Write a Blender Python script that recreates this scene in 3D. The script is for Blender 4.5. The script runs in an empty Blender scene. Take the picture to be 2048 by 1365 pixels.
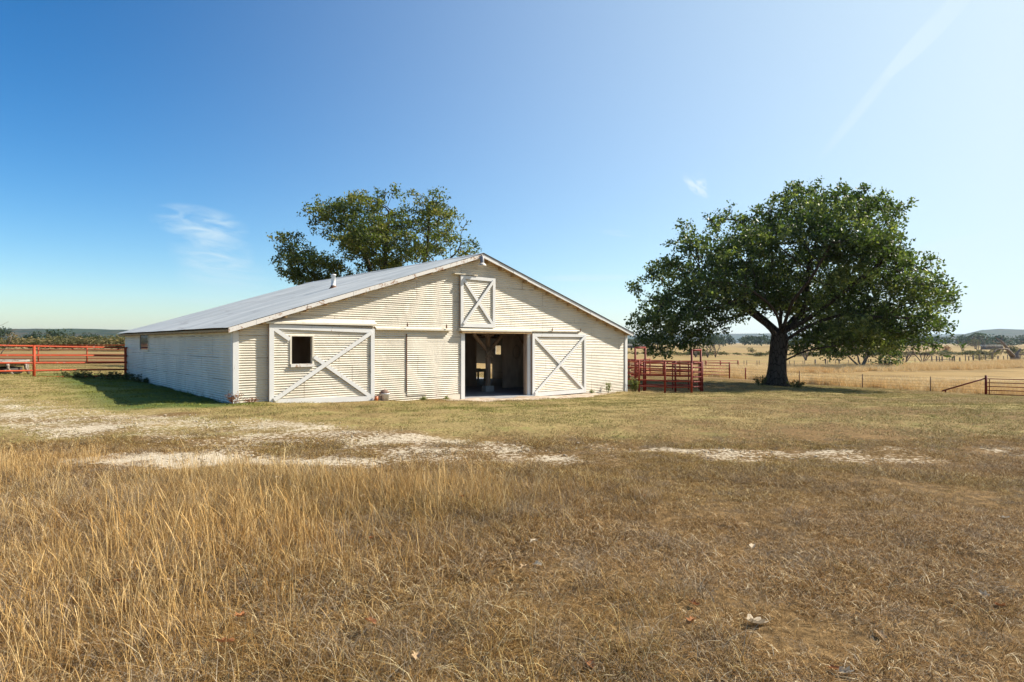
import bpy, math, random
import numpy as np
from mathutils import Vector, Matrix, noise as mnoise
R = math.radians
rng = np.random.default_rng(11)
random.seed(5)
S = bpy.context.scene
COL = S.collection

# ------------------------------------------------------------ camera, sky, sun, exposure
F, HY, EY = 1250.0, 685.0, 1.65
cam = bpy.data.cameras.new('camera'); cam.sensor_width = 36; cam.lens = 36 * F / 2048
cam.clip_end = 30000; cam.clip_start = 0.05; cam.shift_y = (HY - 682.5) / 2048
co = bpy.data.objects.new('camera', cam); COL.objects.link(co)
co.location = (0, 0, EY); co.rotation_euler = (R(90), 0, 0); S.camera = co

SUN_AZ, SUN_EL = R(72), R(40)          # azimuth clockwise from +Y
sd = Vector((math.sin(SUN_AZ) * math.cos(SUN_EL), math.cos(SUN_AZ) * math.cos(SUN_EL), math.sin(SUN_EL)))
sl = bpy.data.lights.new('sun', 'SUN'); sl.energy = 5.0; sl.angle = R(0.5); sl.color = (1, 0.92, 0.79)
so = bpy.data.objects.new('sun', sl); COL.objects.link(so)
so.rotation_euler = sd.to_track_quat('Z', 'Y').to_euler()

W = bpy.data.worlds.new('World'); S.world = W; W.use_nodes = True
wn, wl = W.node_tree.nodes, W.node_tree.links
wn.clear()
def wnode(t, **k):
    n = wn.new(t)
    for a, b in k.items(): setattr(n, a, b)
    return n
sky = wnode('ShaderNodeTexSky', sky_type='NISHITA', sun_disc=False, sun_elevation=SUN_EL, sun_rotation=SUN_AZ,
            altitude=200, air_density=1.0, dust_density=0.6, ozone_density=2.4)
hs = wnode('ShaderNodeHueSaturation'); hs.inputs['Saturation'].default_value = 1.36; hs.inputs['Hue'].default_value = 0.495; hs.inputs['Value'].default_value = 1.0
wl.new(sky.outputs[0], hs.inputs['Color'])
bgS = wnode('ShaderNodeBackground'); bgS.inputs[1].default_value = 0.064
gam = wnode('ShaderNodeGamma'); gam.inputs[1].default_value = 1.2; wl.new(hs.outputs[0], gam.inputs[0]); wl.new(gam.outputs[0], bgS.inputs[0])
# thin cirrus: wisps given by direction (azimuth, elevation), broken up by stretched noise
tc = wnode('ShaderNodeTexCoord')
sep = wnode('ShaderNodeSeparateXYZ'); wl.new(tc.outputs['Generated'], sep.inputs[0])
def wm(op, a, b=None, c=None, clamp=False):
    n = wn.new('ShaderNodeMath'); n.operation = op; n.use_clamp = clamp
    for i, v in enumerate((a, b, c)):
        if v is None: continue
        if isinstance(v, (int, float)): n.inputs[i].default_value = v
        else: wl.new(v, n.inputs[i])
    return n.outputs[0]
az = wm('ARCTAN2', sep.outputs[0], sep.outputs[1]); el = wm('ARCSINE', sep.outputs[2])
comb = wnode('ShaderNodeCombineXYZ'); wl.new(az, comb.inputs[0]); wl.new(el, comb.inputs[1])
def wisp(px, py, sx, sy, rot, strength, nscale=(10, 90), thr=0.35):
    """a wisp centred on the direction of photo point px,py; sx,sy half sizes in px; rot degrees"""
    a0 = math.atan((px - 1024) / F); e0 = math.atan((HY - py) / math.hypot(F, px - 1024))
    da = wm('SUBTRACT', az, a0); de = wm('SUBTRACT', el, e0)
    c, s = math.cos(R(rot)), math.sin(R(rot))
    u = wm('ADD', wm('MULTIPLY', da, c), wm('MULTIPLY', de, s))
    v = wm('SUBTRACT', wm('MULTIPLY', de, c), wm('MULTIPLY', da, s))
    k = wn.new('ShaderNodeCombineXYZ'); wl.new(wm('MULTIPLY', u, nscale[0]), k.inputs[0]); wl.new(wm('MULTIPLY', v, nscale[1]), k.inputs[1])
    k.inputs[2].default_value = px * 0.013
    nz = wn.new('ShaderNodeTexNoise'); nz.inputs['Scale'].default_value = 1; nz.inputs['Detail'].default_value = 6
    nz.inputs['Distortion'].default_value = 0.6
    wl.new(k.outputs[0], nz.inputs[0])
    r2 = wm('ADD', wm('POWER', wm('ABSOLUTE', wm('MULTIPLY', u, F / sx)), 2.0), wm('POWER', wm('ABSOLUTE', wm('MULTIPLY', v, F / sy)), 2.0))
    g = wm('SUBTRACT', 1.0, r2, clamp=True)
    n2 = wm('MULTIPLY', wm('SUBTRACT', nz.outputs[0], thr), 2.6, clamp=True)
    return wm('MULTIPLY', wm('MULTIPLY', g, n2), strength)
ws = [wisp(400, 448, 85, 34, -6, .75, (22, 70), .40), wisp(425, 500, 74, 66, -10, .62, (20, 75), .40), wisp(450, 560, 85, 50, -6, .36, (6, 110), .34), wisp(400, 602, 36, 7, -3, .25, (8, 60), .25),
      wisp(1392, 373, 34, 13, -42, .75, (40, 120), .40), wisp(1402, 366, 12, 22, 12, .4, (60, 60), .38), wisp(1240, 467, 45, 7, -8, .2, (10, 80), .3),
      wisp(1872, 50, 105, 16, 40, .62, (5, 50), .28), wisp(1735, 200, 120, 12, 48, .2, (4, 50), .3),
      wisp(1180, 556, 110, 8, 0, .34, (5, 100), .25), wisp(1190, 596, 110, 26, 0, .2, (5, 90), .36),
      wisp(1990, 580, 260, 95, 4, .5, (3, 40), .22), wisp(2000, 492, 120, 12, 2, .4, (5, 70), .25)]
# a broad thin veil towards the sun
va = wm('SUBTRACT', az, SUN_AZ); ve = wm('SUBTRACT', el, .25)
vd = wm('SQRT', wm('ADD', wm('POWER', wm('ABSOLUTE', va), 2.0), wm('POWER', wm('ABSOLUTE', wm('MULTIPLY', ve, .55)), 2.0)))
veil = wm('MULTIPLY', wm('POWER', wm('SUBTRACT', 1.0, wm('DIVIDE', vd, 1.95), clamp=True), 1.6), 1.6)
tot = ws[0]
for w_ in ws[1:]: tot = wm('ADD', tot, w_)
tot = wm('MINIMUM', wm('ADD', tot, veil), 0.9)
bgC = wnode('ShaderNodeBackground'); bgC.inputs[0].default_value = (.78, .94, 1, 1); bgC.inputs[1].default_value = 0.52
mx = wnode('ShaderNodeMixShader'); wl.new(tot, mx.inputs[0]); wl.new(bgS.outputs[0], mx.inputs[1]); wl.new(bgC.outputs[0], mx.inputs[2])
wo = wnode('ShaderNodeOutputWorld'); wl.new(mx.outputs[0], wo.inputs[0])
S.view_settings.view_transform = 'Standard'; S.view_settings.look = 'None'
S.view_settings.exposure = 0.92; S.view_settings.gamma = 1
S.cycles.max_bounces = 6; S.cycles.diffuse_bounces = 4; S.cycles.glossy_bounces = 3; S.cycles.transmission_bounces = 4
S.cycles.volume_bounces = 0; S.cycles.transparent_max_bounces = 8

# ------------------------------------------------------------ helpers
def at(px, py, D):
    return Vector(((px - 1024) / F * D, D, EY - (py - HY) / F * D))

def tag(o, label=None, cat=None, group=None, kind=None):
    if label: o['label'] = label
    if cat: o['category'] = cat
    if group: o['group'] = group
    if kind: o['kind'] = kind
    return o
def empty(name, loc, rz=0):
    o = bpy.data.objects.new(name, None); COL.objects.link(o); o.location = loc; o.rotation_euler = (0, 0, rz)
    o.empty_display_size = .2
    return o
def link(name, me, mat, parent=None, smooth=False):
    if mat: me.materials.append(mat)
    if smooth: me.polygons.foreach_set('use_smooth', [True] * len(me.polygons))
    o = bpy.data.objects.new(name, me); COL.objects.link(o)
    if parent: o.parent = parent
    return o
def npmesh(name, V, Fa, attrs=None):
    """V (n,3); Fa (m,k) uniform faces; attrs name -> per-vertex floats"""
    V = np.asarray(V, dtype=np.float32); Fa = np.asarray(Fa, dtype=np.int32)
    me = bpy.data.meshes.new(name)
    me.vertices.add(len(V)); me.vertices.foreach_set('co', V.ravel())
    m, k = Fa.shape
    me.loops.add(m * k); me.loops.foreach_set('vertex_index', Fa.ravel())
    me.polygons.add(m); me.polygons.foreach_set('loop_start', np.arange(0, m * k, k, dtype=np.int32))
    me.update(calc_edges=True)
    if attrs:
        for n, a in attrs.items():
            at_ = me.attributes.new(n, 'FLOAT', 'POINT'); at_.data.foreach_set('value', np.asarray(a, dtype=np.float32))
    return me

class MB:
    def __init__(s): s.v = []; s.f = []
    def box(s, x0, x1, y0, y1, z0, z1, M=None):
        b = len(s.v)
        P = [(x, y, z) for z in (z0, z1) for y in (y0, y1) for x in (x0, x1)]
        if M is not None: P = [tuple(M @ Vector(p)) for p in P]
        s.v += P
        s.f += [tuple(b + i for i in q) for q in ((0, 2, 3, 1), (4, 5, 7, 6), (0, 1, 5, 4), (2, 6, 7, 3), (0, 4, 6, 2), (1, 3, 7, 5))]
        return s
    def prism(s, poly, y0, y1):
        """polygon of (x,z) points extruded from y0 to y1"""
        b = len(s.v); n = len(poly)
        s.v += [(x, y0, z) for x, z in poly] + [(x, y1, z) for x, z in poly]
        s.f.append(tuple(b + i for i in range(n))); s.f.append(tuple(b + n + i for i in reversed(range(n))))
        for i in range(n):
            j = (i + 1) % n; s.f.append((b + i, b + n + i, b + n + j, b + j))
        return s
    def board(s, a, c, w, y0, y1, a2=None, c2=None):
        """board of width w in the x,z plane from a to c"""
        d = Vector((c[0] - a[0], c[1] - a[1])).normalized(); n = Vector((-d.y, d.x)) * w / 2
        return s.prism([(a[0] - n.x, a[1] - n.y), (c[0] - n.x, c[1] - n.y), (c[0] + n.x, c[1] + n.y), (a[0] + n.x, a[1] + n.y)], y0, y1)
    def tube(s, pts, rad, k=8, cap=True):
        pts = [Vector(p) for p in pts]
        if not isinstance(rad, (list, tuple)): rad = [rad] * len(pts)
        b0 = len(s.v); up = None
        for i, p in enumerate(pts):
            d = (pts[min(i + 1, len(pts) - 1)] - pts[max(i - 1, 0)]).normalized()
            if up is None: up = Vector((0, 0, 1)) if abs(d.z) < .9 else Vector((1, 0, 0))
            x = d.cross(up).normalized(); y = x.cross(d).normalized(); up = y
            for j in range(k):
                a = 2 * math.pi * j / k
                s.v.append(tuple(p + (x * math.cos(a) + y * math.sin(a)) * rad[i]))
        for i in range(len(pts) - 1):
            for j in range(k):
                j2 = (j + 1) % k; a = b0 + i * k
                s.f.append((a + j, a + j2, a + k + j2, a + k + j))
        if cap:
            s.f.append(tuple(b0 + j for j in reversed(range(k)))); e = b0 + (len(pts) - 1) * k
            s.f.append(tuple(e + j for j in range(k)))
        return s
    def lathe(s, prof, c=(0, 0, 0), k=24):
        b0 = len(s.v)
        for r, z in prof:
            for j in range(k):
                a = 2 * math.pi * j / k; s.v.append((c[0] + r * math.cos(a), c[1] + r * math.sin(a), c[2] + z))
        for i in range(len(prof) - 1):
            for j in range(k):
                j2 = (j + 1) % k; a = b0 + i * k
                s.f.append((a + j, a + j2, a + k + j2, a + k + j))
        return s
    def build(s, name, mat, parent=None, smooth=False, bevel=0):
        me = bpy.data.meshes.new(name); me.from_pydata([tuple(v) for v in s.v], [], s.f); me.update()
        o = link(name, me, mat, parent, smooth)
        if bevel:
            m = o.modifiers.new('bevel', 'BEVEL'); m.width = bevel; m.segments = 2; m.limit_method = 'ANGLE'
        return o

# ------------------------------------------------------------ materials
class Mt:
    def __init__(s, name, rough=.8, spec=.3, metal=0):
        s.m = bpy.data.materials.new(name); s.m.use_nodes = True
        s.n, s.l = s.m.node_tree.nodes, s.m.node_tree.links
        s.b = s.n['Principled BSDF']; s.b.inputs['Roughness'].default_value = rough
        s.b.inputs['Specular IOR Level'].default_value = spec; s.b.inputs['Metallic'].default_value = metal
        s.tc = None
    def put(s, v, sock):
        if isinstance(v, (int, float)): sock.default_value = v
        elif isinstance(v, (tuple, list)):
            sock.default_value = tuple(v) + ((1,) if len(v) == 3 and len(sock.default_value) == 4 else ())
        else: s.l.new(v, sock)
    def obj(s):
        if not s.tc: s.tc = s.n.new('ShaderNodeTexCoord')
        return s.tc.outputs['Object']
    def noise(s, scale, detail=4, dist=0, stretch=None, rough=.5, vec=None):
        n = s.n.new('ShaderNodeTexNoise'); n.inputs['Scale'].default_value = scale; n.inputs['Detail'].default_value = detail
        n.inputs['Distortion'].default_value = dist; n.inputs['Roughness'].default_value = rough
        v = vec or s.obj()
        if stretch:
            mp = s.n.new('ShaderNodeMapping'); mp.inputs['Scale'].default_value = stretch; s.l.new(v, mp.inputs[0]); v = mp.outputs[0]
        s.l.new(v, n.inputs[0]); return n.outputs[0]
    def ramp(s, v, *stops):
        n = s.n.new('ShaderNodeValToRGB'); e = n.color_ramp.elements
        while len(e) < len(stops): e.new(.5)
        for i, (p, c) in enumerate(stops):
            e[i].position = p; e[i].color = tuple(c) + (1,) if len(c) == 3 else c
        s.l.new(v, n.inputs[0]); return n.outputs[0]
    def step(s, v, a, b):
        n = s.n.new('ShaderNodeMapRange'); n.interpolation_type = 'SMOOTHSTEP'; n.inputs[1].default_value = a; n.inputs[2].default_value = b
        s.l.new(v, n.inputs[0]); return n.outputs[0]
    def math(s, op, a, b=0, clamp=False):
        n = s.n.new('ShaderNodeMath'); n.operation = op; n.use_clamp = clamp; s.put(a, n.inputs[0]); s.put(b, n.inputs[1]); return n.outputs[0]
    def mix(s, f, a, b, mode='MIX'):
        n = s.n.new('ShaderNodeMix'); n.data_type = 'RGBA'; n.blend_type = mode
        s.put(f, n.inputs[0]); s.put(a, n.inputs[6]); s.put(b, n.inputs[7]); return n.outputs[2]
    def attr(s, name, inst=False):
        n = s.n.new('ShaderNodeAttribute'); n.attribute_name = name
        if inst: n.attribute_type = 'INSTANCER'
        return n.outputs['Fac']
    def rand(s):
        return s.n.new('ShaderNodeObjectInfo').outputs['Random']
    def col(s, v): s.put(v, s.b.inputs['Base Color']); return s
    def bump(s, h, strength=.3, dist=.01):
        n = s.n.new('ShaderNodeBump'); n.inputs['Strength'].default_value = strength; n.inputs['Distance'].default_value = dist
        s.l.new(h, n.inputs['Height']); s.l.new(n.outputs[0], s.b.inputs['Normal']); return s
    def leafy(s, colv, fac=.35):
        tr = s.n.new('ShaderNodeBsdfTranslucent'); s.put(colv, tr.inputs[0])
        mxn = s.n.new('ShaderNodeMixShader'); mxn.inputs[0].default_value = fac
        s.l.new(s.b.outputs[0], mxn.inputs[1]); s.l.new(tr.outputs[0], mxn.inputs[2])
        s.l.new(mxn.outputs[0], s.n['Material Output'].inputs[0]); return s

M = {}
def painted_metal(name, base, chip, rustamt):
    m = Mt(name, .5, .35)
    big = m.noise(.9, 3); streak = m.noise(2.2, 5, .4, (1, 1, .25)); fine = m.noise(26, 5, .3, (.5, .5, 1.6), .7)
    c = m.mix(m.step(big, .35, .7), base, tuple(b * .88 for b in base))
    c = m.mix(m.math('MULTIPLY', m.step(streak, .48, .75), .28), c, (.50, .42, .32))
    c = m.mix(m.math('MULTIPLY', m.step(fine, .62, .67), m.step(m.noise(1.7, 3), .50, .62)), c, chip)
    low = m.n.new('ShaderNodeSeparateXYZ'); m.l.new(m.obj(), low.inputs[0])
    bk = m.n.new('ShaderNodeTexBrick'); cb = m.n.new('ShaderNodeCombineXYZ'); m.l.new(m.math('ADD', low.outputs[0], m.math('MULTIPLY', low.outputs[1], 1.0)), cb.inputs[0]); m.l.new(low.outputs[2], cb.inputs[1]); m.l.new(cb.outputs[0], bk.inputs[0])
    for nm, v_ in (('Scale', 1.0), ('Brick Width', 2.9), ('Row Height', .61), ('Mortar Size', .012), ('Mortar Smooth', .3)): bk.inputs[nm].default_value = v_
    bk.inputs['Color1'].default_value = (.93, .93, .93, 1); bk.inputs['Color2'].default_value = (1.03, 1.03, 1.03, 1); bk.offset = .37
    c = m.mix(1, c, bk.outputs['Color'], 'MULTIPLY') if False else m.mix(m.math('MULTIPLY', bk.outputs['Fac'], m.math('MULTIPLY', m.step(m.noise(1.1, 3), .40, .58), .85)), c, (.20, .15, .10))
    dirt = m.math('MULTIPLY', m.step(m.math('ADD', low.outputs[2], m.math('MULTIPLY', m.noise(2.5, 4), .9)), .75, .05), .30)
    c = m.mix(dirt, c, (.38, .29, .19))
    c = m.mix(m.math('MULTIPLY', m.step(m.noise(5, 6, 1.5, None, .7), .66, .74), .5), c, (.34, .22, .13))
    rz = m.math('MULTIPLY', m.step(low.outputs[2], .35, -.35), m.step(m.noise(6, 5, .5), .50 - rustamt, .62 - rustamt))
    c = m.mix(rz, c, (.28, .12, .06))
    m.col(c); m.bump(m.noise(1.6, 3, .6), .6, .05); return m.m
M['wall'] = painted_metal('cream_corrugated_metal', (.60, .545, .445), (.25, .17, .11), -.12)
M['sidewall'] = painted_metal('weathered_cream_metal', (.70, .645, .545), (.20, .17, .14), .0)
M['doormetal'] = painted_metal('cream_door_metal', (.62, .565, .465), (.3, .2, .13), -.15)
m = Mt('white_painted_board', .7)
f = m.noise(14, 6, .5, (1, 1, .35), .7)
m.col(m.mix(m.math('MULTIPLY', m.step(f, .60, .66), m.step(m.noise(2.5, 3), .48, .6)), m.mix(m.noise(3, 3), (.58, .575, .56), (.68, .67, .65)), (.30, .22, .17)))
m.bump(f, .25, .004); M['board'] = m.m
m = Mt('peeling_rake_board', .75)
f = m.noise(5, 6, .8, None, .7)
m.col(m.mix(m.step(f, .55, .62), (.64, .61, .57), (.34, .22, .15))); m.bump(f, .5, .006); M['rake'] = m.m
m = Mt('cream_trim', .6); m.col(m.mix(m.step(m.noise(7, 5), .5, .75), (.63, .575, .47), (.54, .47, .37))); M['trim'] = m.m
m = Mt('bare_timber', .85)
f = m.noise(9, 6, 1.2, (1, 1, .12)); m.col(m.ramp(f, (.3, (.24, .16, .11)), (.7, (.48, .34, .24)))); m.bump(f, .4, .006); M['timber'] = m.m
m = Mt('soffit_timber', .85)
f = m.noise(7, 6, 1.2, (1, .2, 1)); m.col(m.ramp(f, (.3, (.30, .19, .09)), (.7, (.45, .30, .15)))); M['soffit'] = m.m
m = Mt('dark_plywood', .85)
f = m.noise(3, 6, 1.0, (1, 1, .3)); m.col(m.ramp(f, (.3, (.36, .26, .19)), (.7, (.54, .42, .32)))); m.bump(f, .3, .004); M['ply'] = m.m
m = Mt('galvanised_roof', .5, .4, .15)
a = m.noise(1.2, 4, .3, (.25, 1.0, 1)); b = m.noise(1.4, 6, .8, (1.6, .22, 1), .65); lap = m.noise(3.2, 3, .2, (.06, 1, 1))
c = m.mix(m.step(a, .35, .7), (.38, .395, .385), (.50, .51, .495))
c = m.mix(m.math('MULTIPLY', m.step(b, .575, .66), .6), c, (.26, .245, .235))
c = m.mix(m.math('MULTIPLY', m.step(m.noise(9, 6, .5, (.5, 1, 1)), .66, .74), .4), c, (.26, .19, .15))
m.col(c); m.bump(lap, .15, .01); M['roof'] = m.m
m = Mt('dark_roof_edge', .7); m.col((.06, .06, .06)); M['edge'] = m.m
m = Mt('concrete_floor', .8)
f = m.noise(2.5, 6, .3); m.col(m.ramp(f, (.3, (.24, .24, .25)), (.7, (.36, .36, .37)))); m.bump(f, .2, .01); M['floor'] = m.m
m = Mt('concrete_block', .9); f = m.noise(20, 6); m.col(m.ramp(f, (.3, (.28, .27, .25)), (.7, (.42, .40, .38)))); m.bump(f, .4, .01); M['block'] = m.m
m = Mt('window_glass', .06, .8); m.col((.05, .06, .08)); M['glass'] = m.m
def redpaint(name, base, dull):
    m = Mt(name, .6, .25)
    f = m.noise(9, 5, .5); g = m.noise(3, 3)
    c = m.mix(m.step(g, .3, .7), base, tuple(x * .8 for x in base))
    c = m.mix(m.step(f, .63, .67), c, dull); m.col(c); m.bump(f, .1, .003); return m.m
M['red'] = redpaint('orange_red_pipe_paint', (.45, .065, .018), (.34, .19, .13))
M['darkred'] = redpaint('dark_red_pipe_paint', (.17, .014, .007), (.12, .035, .02))
M['brickred'] = redpaint('red_oxide_pipe_paint', (.27, .032, .010), (.18, .05, .025))
m = Mt('rusty_steel', .8); m.col(m.ramp(m.noise(12, 5), (.3, (.10, .055, .04)), (.7, (.20, .11, .07)))); M['rust'] = m.m
m = Mt('grey_wood', .9); f = m.noise(8, 5, .5, (1, 1, .2)); m.col(m.ramp(f, (.3, (.10, .07, .055)), (.7, (.22, .17, .13)))); M['greywood'] = m.m
m = Mt('lamp_enamel', .5, .5); m.col(m.mix(m.step(m.noise(8, 4), .5, .7), (.62, .58, .52), (.35, .3, .25))); M['enamel'] = m.m
m = Mt('lamp_grey_metal', .55, .5, .4); m.col((.22, .22, .24)); M['greymetal'] = m.m
m = Mt('white_plastic', .4, .5); m.col(m.mix(m.step(m.noise(6, 4), .5, .7), (.75, .74, .72), (.55, .5, .45))); M['plastic'] = m.m
m = Mt('orange_can_paint', .5, .5); m.col((.60, .17, .06)); M['orange'] = m.m
m = Mt('brown_cloth', .9); m.col((.20, .13, .10)); M['brown'] = m.m
m = Mt('rope_fibre', .9); m.col((.33, .25, .18)); M['rope'] = m.m
m = Mt('trough_paint', .7); f = m.noise(6, 5, .5); m.col(m.mix(m.step(f, .5, .62), (.27, .24, .20), (.14, .09, .06))); M['trough'] = m.m
m = Mt('water', .05, .6); m.col((.08, .13, .18)); M['water'] = m.m
m = Mt('rubber', .8); m.col((.05, .045, .04)); M['rubber'] = m.m

def bark(name, a, b, sc=3.0):
    m = Mt(name, .95, .1)
    f = m.noise(sc, 8, 1.0, (1, 1, .28), .65)
    v = m.n.new('ShaderNodeTexVoronoi'); v.feature = 'DISTANCE_TO_EDGE'; v.inputs['Scale'].default_value = sc * 2.2
    mp = m.n.new('ShaderNodeMapping'); mp.inputs['Scale'].default_value = (1, 1, .35); m.l.new(m.obj(), mp.inputs[0]); m.l.new(mp.outputs[0], v.inputs[0])
    h = m.math('ADD', f, m.math('MULTIPLY', m.step(v.outputs[0], 0, .12), .5))
    m.col(m.ramp(h, (.55, a), (1.0, b))); m.bump(h, .9, .06); return m.m
M['oakbark'] = bark('oak_bark', (.022, .016, .012), (.075, .058, .045))
M['palebark'] = bark('pale_dead_bark', (.12, .09, .075), (.30, .25, .21), 4)
def leafmat(name, c1, c2, c3, t=.38, rough=.45):
    m = Mt(name, rough, .22)
    r = m.attr('tone')
    c = m.ramp(r, (0, c1), (.55, c2), (.97, c3)); m.col(c)
    m.leafy(m.mix(1, c, (1.3, 1.5, .7), 'MULTIPLY'), t); return m.m
M['oakleaf'] = leafmat('live_oak_leaves', (.014, .030, .010), (.076, .106, .032), (.34, .35, .12))
M['oakleaf2'] = leafmat('yellowing_oak_leaves', (.030, .048, .012), (.110, .130, .030), (.32, .26, .07))
M['farleaf'] = leafmat('far_evergreen_leaves', (.022, .040, .018), (.038, .060, .025), (.07, .08, .03), .2, .7)
M['brushleaf'] = leafmat('autumn_brush_leaves', (.055, .060, .022), (.125, .11, .045), (.22, .155, .07), .25, .8)
M['greybrush'] = leafmat('grey_brush_leaves', (.16, .12, .08), (.24, .19, .13), (.36, .29, .20), .2, .9)
M['weed'] = leafmat('weed_leaves', (.10, .12, .035), (.20, .21, .07), (.34, .30, .12), .35, .7)
M['redweed'] = leafmat('rusty_weed_leaves', (.16, .05, .025), (.24, .09, .04), (.32, .18, .07), .25, .8)
M['darkweed'] = leafmat('dark_vine_leaves', (.045, .055, .022), (.09, .10, .035), (.16, .13, .06), .3, .7)
def deadleafmat(name, c1, c2):
    m = Mt(name, .8, .2); c = m.mix(m.noise(20, 4), c1, c2); m.col(c); m.leafy(c, .2); return m.m
M['tanleaf'] = deadleafmat('tan_dead_leaf', (.34, .22, .12), (.50, .36, .21))
M['rustleaf'] = deadleafmat('rust_dead_leaf', (.26, .10, .04), (.40, .18, .07))
M['paleleaf'] = deadleafmat('pale_dead_leaf', (.44, .35, .24), (.60, .50, .36))

# ------------------------------------------------------------ terrain
C0 = Vector((-7.49, 16.80, 0)); sv = Vector((.7481, .6637, 0)); tv = Vector((-.6637, .7481, 0)); BROT = math.atan2(.6637, .7481)
def gp(px, py, D): p = at(px, py, D); return (p.x, p.y, p.z)
CP = [(-7.5, 16.8, 0), (-17.1, 27.7, .05), gp(68, 753, 24.5), gp(-150, 752, 21), gp(174, 728, 47), (-45, 47, .1), (-10.3, 16, .06), (-14, 14, .08),
      (-4.3, 19.6, -.19), (-1.7, 21.9, -.33), (.63, 24, -.44), (3, 25.9, -.5), (5.1, 28, -.56),
      gp(1278, 785, 28.6), gp(1330, 787, 28.6), gp(1400, 786, 28.8), gp(1553, 772, 38), gp(1459, 756.4, 53), gp(1491, 760, 55), gp(1599, 768, 52),
      gp(1725, 776, 47), gp(1861, 784, 44.5), gp(1972, 790, 43), gp(2100, 797, 41), gp(1725, 739, 85), gp(1476, 735, 98), gp(1640, 735.5, 98), gp(1900, 728, 105),
      gp(2020, 722, 115), gp(1000, 735, 98), gp(1300, 735, 98),
      gp(100, 700, 150), gp(-600, 700, 150), gp(600, 703, 150), gp(1500, 713, 250), gp(2000, 712, 250), gp(2600, 712, 250), gp(1100, 712, 230)]
for X in (-14, -8, -4, 0, 4, 8, 14):
    for Y in (1, 5, 9.5): CP.append((X, Y, 0))
CP += [(-6, 13, 0), (0, 13, -.03), (6, 13, -.06), (13, 15, -.12), (2, 18, -.2), (10, 20, -.35), (20, 24, -.6), (8, 24, -.48), (-25, 8, .1), (28, 10, 0), (30, 30, -1.1)]
for X in (-900, -300, 0, 400, 1000): CP.append((X, 900, -4.2 if X > -100 else -2.2))
for X in (-3000, 0, 3000): CP.append((X, 3200, -4.2))
CP = np.array(CP, float)
def uv(X, Y):
    Yc = np.maximum(Y, 0.0)
    return np.clip(X / (Yc + 8), -2.2, 2.2) * 1.0, np.log(Yc + 8)
def tps(r2): return np.where(r2 > 1e-12, r2 * np.log(r2 + 1e-12), 0)
cu, cvv = uv(CP[:, 0], CP[:, 1]); n_ = len(CP)
K = tps((cu[:, None] - cu[None]) ** 2 + (cvv[:, None] - cvv[None]) ** 2) + np.eye(n_) * 2e-3
Pm = np.stack([np.ones(n_), cu, cvv], 1)
A_ = np.block([[K, Pm], [Pm.T, np.zeros((3, 3))]])
# far points are in metres seen from afar, so fit z divided by distance scale
sc_ = (np.maximum(CP[:, 1], 0) + 8)
wts = np.linalg.solve(A_, np.concatenate([CP[:, 2], np.zeros(3)]))
def bumps(X, Y):
    return (.032 * np.sin(X * 1.7 + 1.3 * np.sin(Y * .9)) * np.sin(Y * 1.9 + np.sin(X * .8)) + .012 * np.sin(X * 4.1 + Y * 2.3) * np.sin(Y * 3.7 - X * 1.4)) * np.clip((Y - 1) / 3, 0, 1)
def tz0(X, Y):
    X = np.asarray(X, float); Y = np.asarray(Y, float); sh = X.shape; X = X.ravel(); Y = Y.ravel(); out = np.zeros(len(X))
    for i in range(0, len(X), 20000):
        u, v = uv(X[i:i + 20000], Y[i:i + 20000])
        k = tps((u[:, None] - cu[None]) ** 2 + (v[:, None] - cvv[None]) ** 2)
        out[i:i + 20000] = k @ wts[:n_] + wts[n_] + wts[n_ + 1] * u + wts[n_ + 2] * v
    return (out + bumps(X, Y)).reshape(sh)
def sm(x, a, b):
    t = np.clip((x - a) / (b - a), 0, 1); return t * t * (3 - 2 * t)
def tz(X, Y):
    z = tz0(X, Y); lx = (X - C0.x) * sv.x + (Y - C0.y) * sv.y; ly = (X - C0.x) * tv.x + (Y - C0.y) * tv.y
    ins = sm(lx, .02, .35) * sm(16.8 - lx, .02, .35) * sm(ly, .02, .35) * sm(14.45 - ly, .02, .35)
    return z - ins * np.maximum(.0, z + .95)
def tz1(x, y): return float(tz(np.array([x]), np.array([y]))[0])
def G(px, D, dz=0):
    x = (px - 1024) / F * D; return Vector((x, D, tz1(x, D) + dz))

def fbm(X, Y, s, seed=0, oct=4):
    """cheap value-noise like sum of rotated sines, about -1..1"""
    r = np.random.default_rng(seed); o = np.zeros_like(X, dtype=float); a = 1.0; t = 0
    for k in range(oct):
        for j in range(3):
            th = r.uniform(0, 2 * math.pi); p1, p2 = r.uniform(0, 6.3, 2); f = s * (1.9 ** k) * r.uniform(.8, 1.25)
            q = X * math.cos(th) + Y * math.sin(th); w = -X * math.sin(th) + Y * math.cos(th)
            o += a * np.sin(q * f + p1 + 1.5 * np.sin(w * f * .7 + p2)) / 3
        t += a; a *= .6
    return o / t * 1.6
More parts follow.
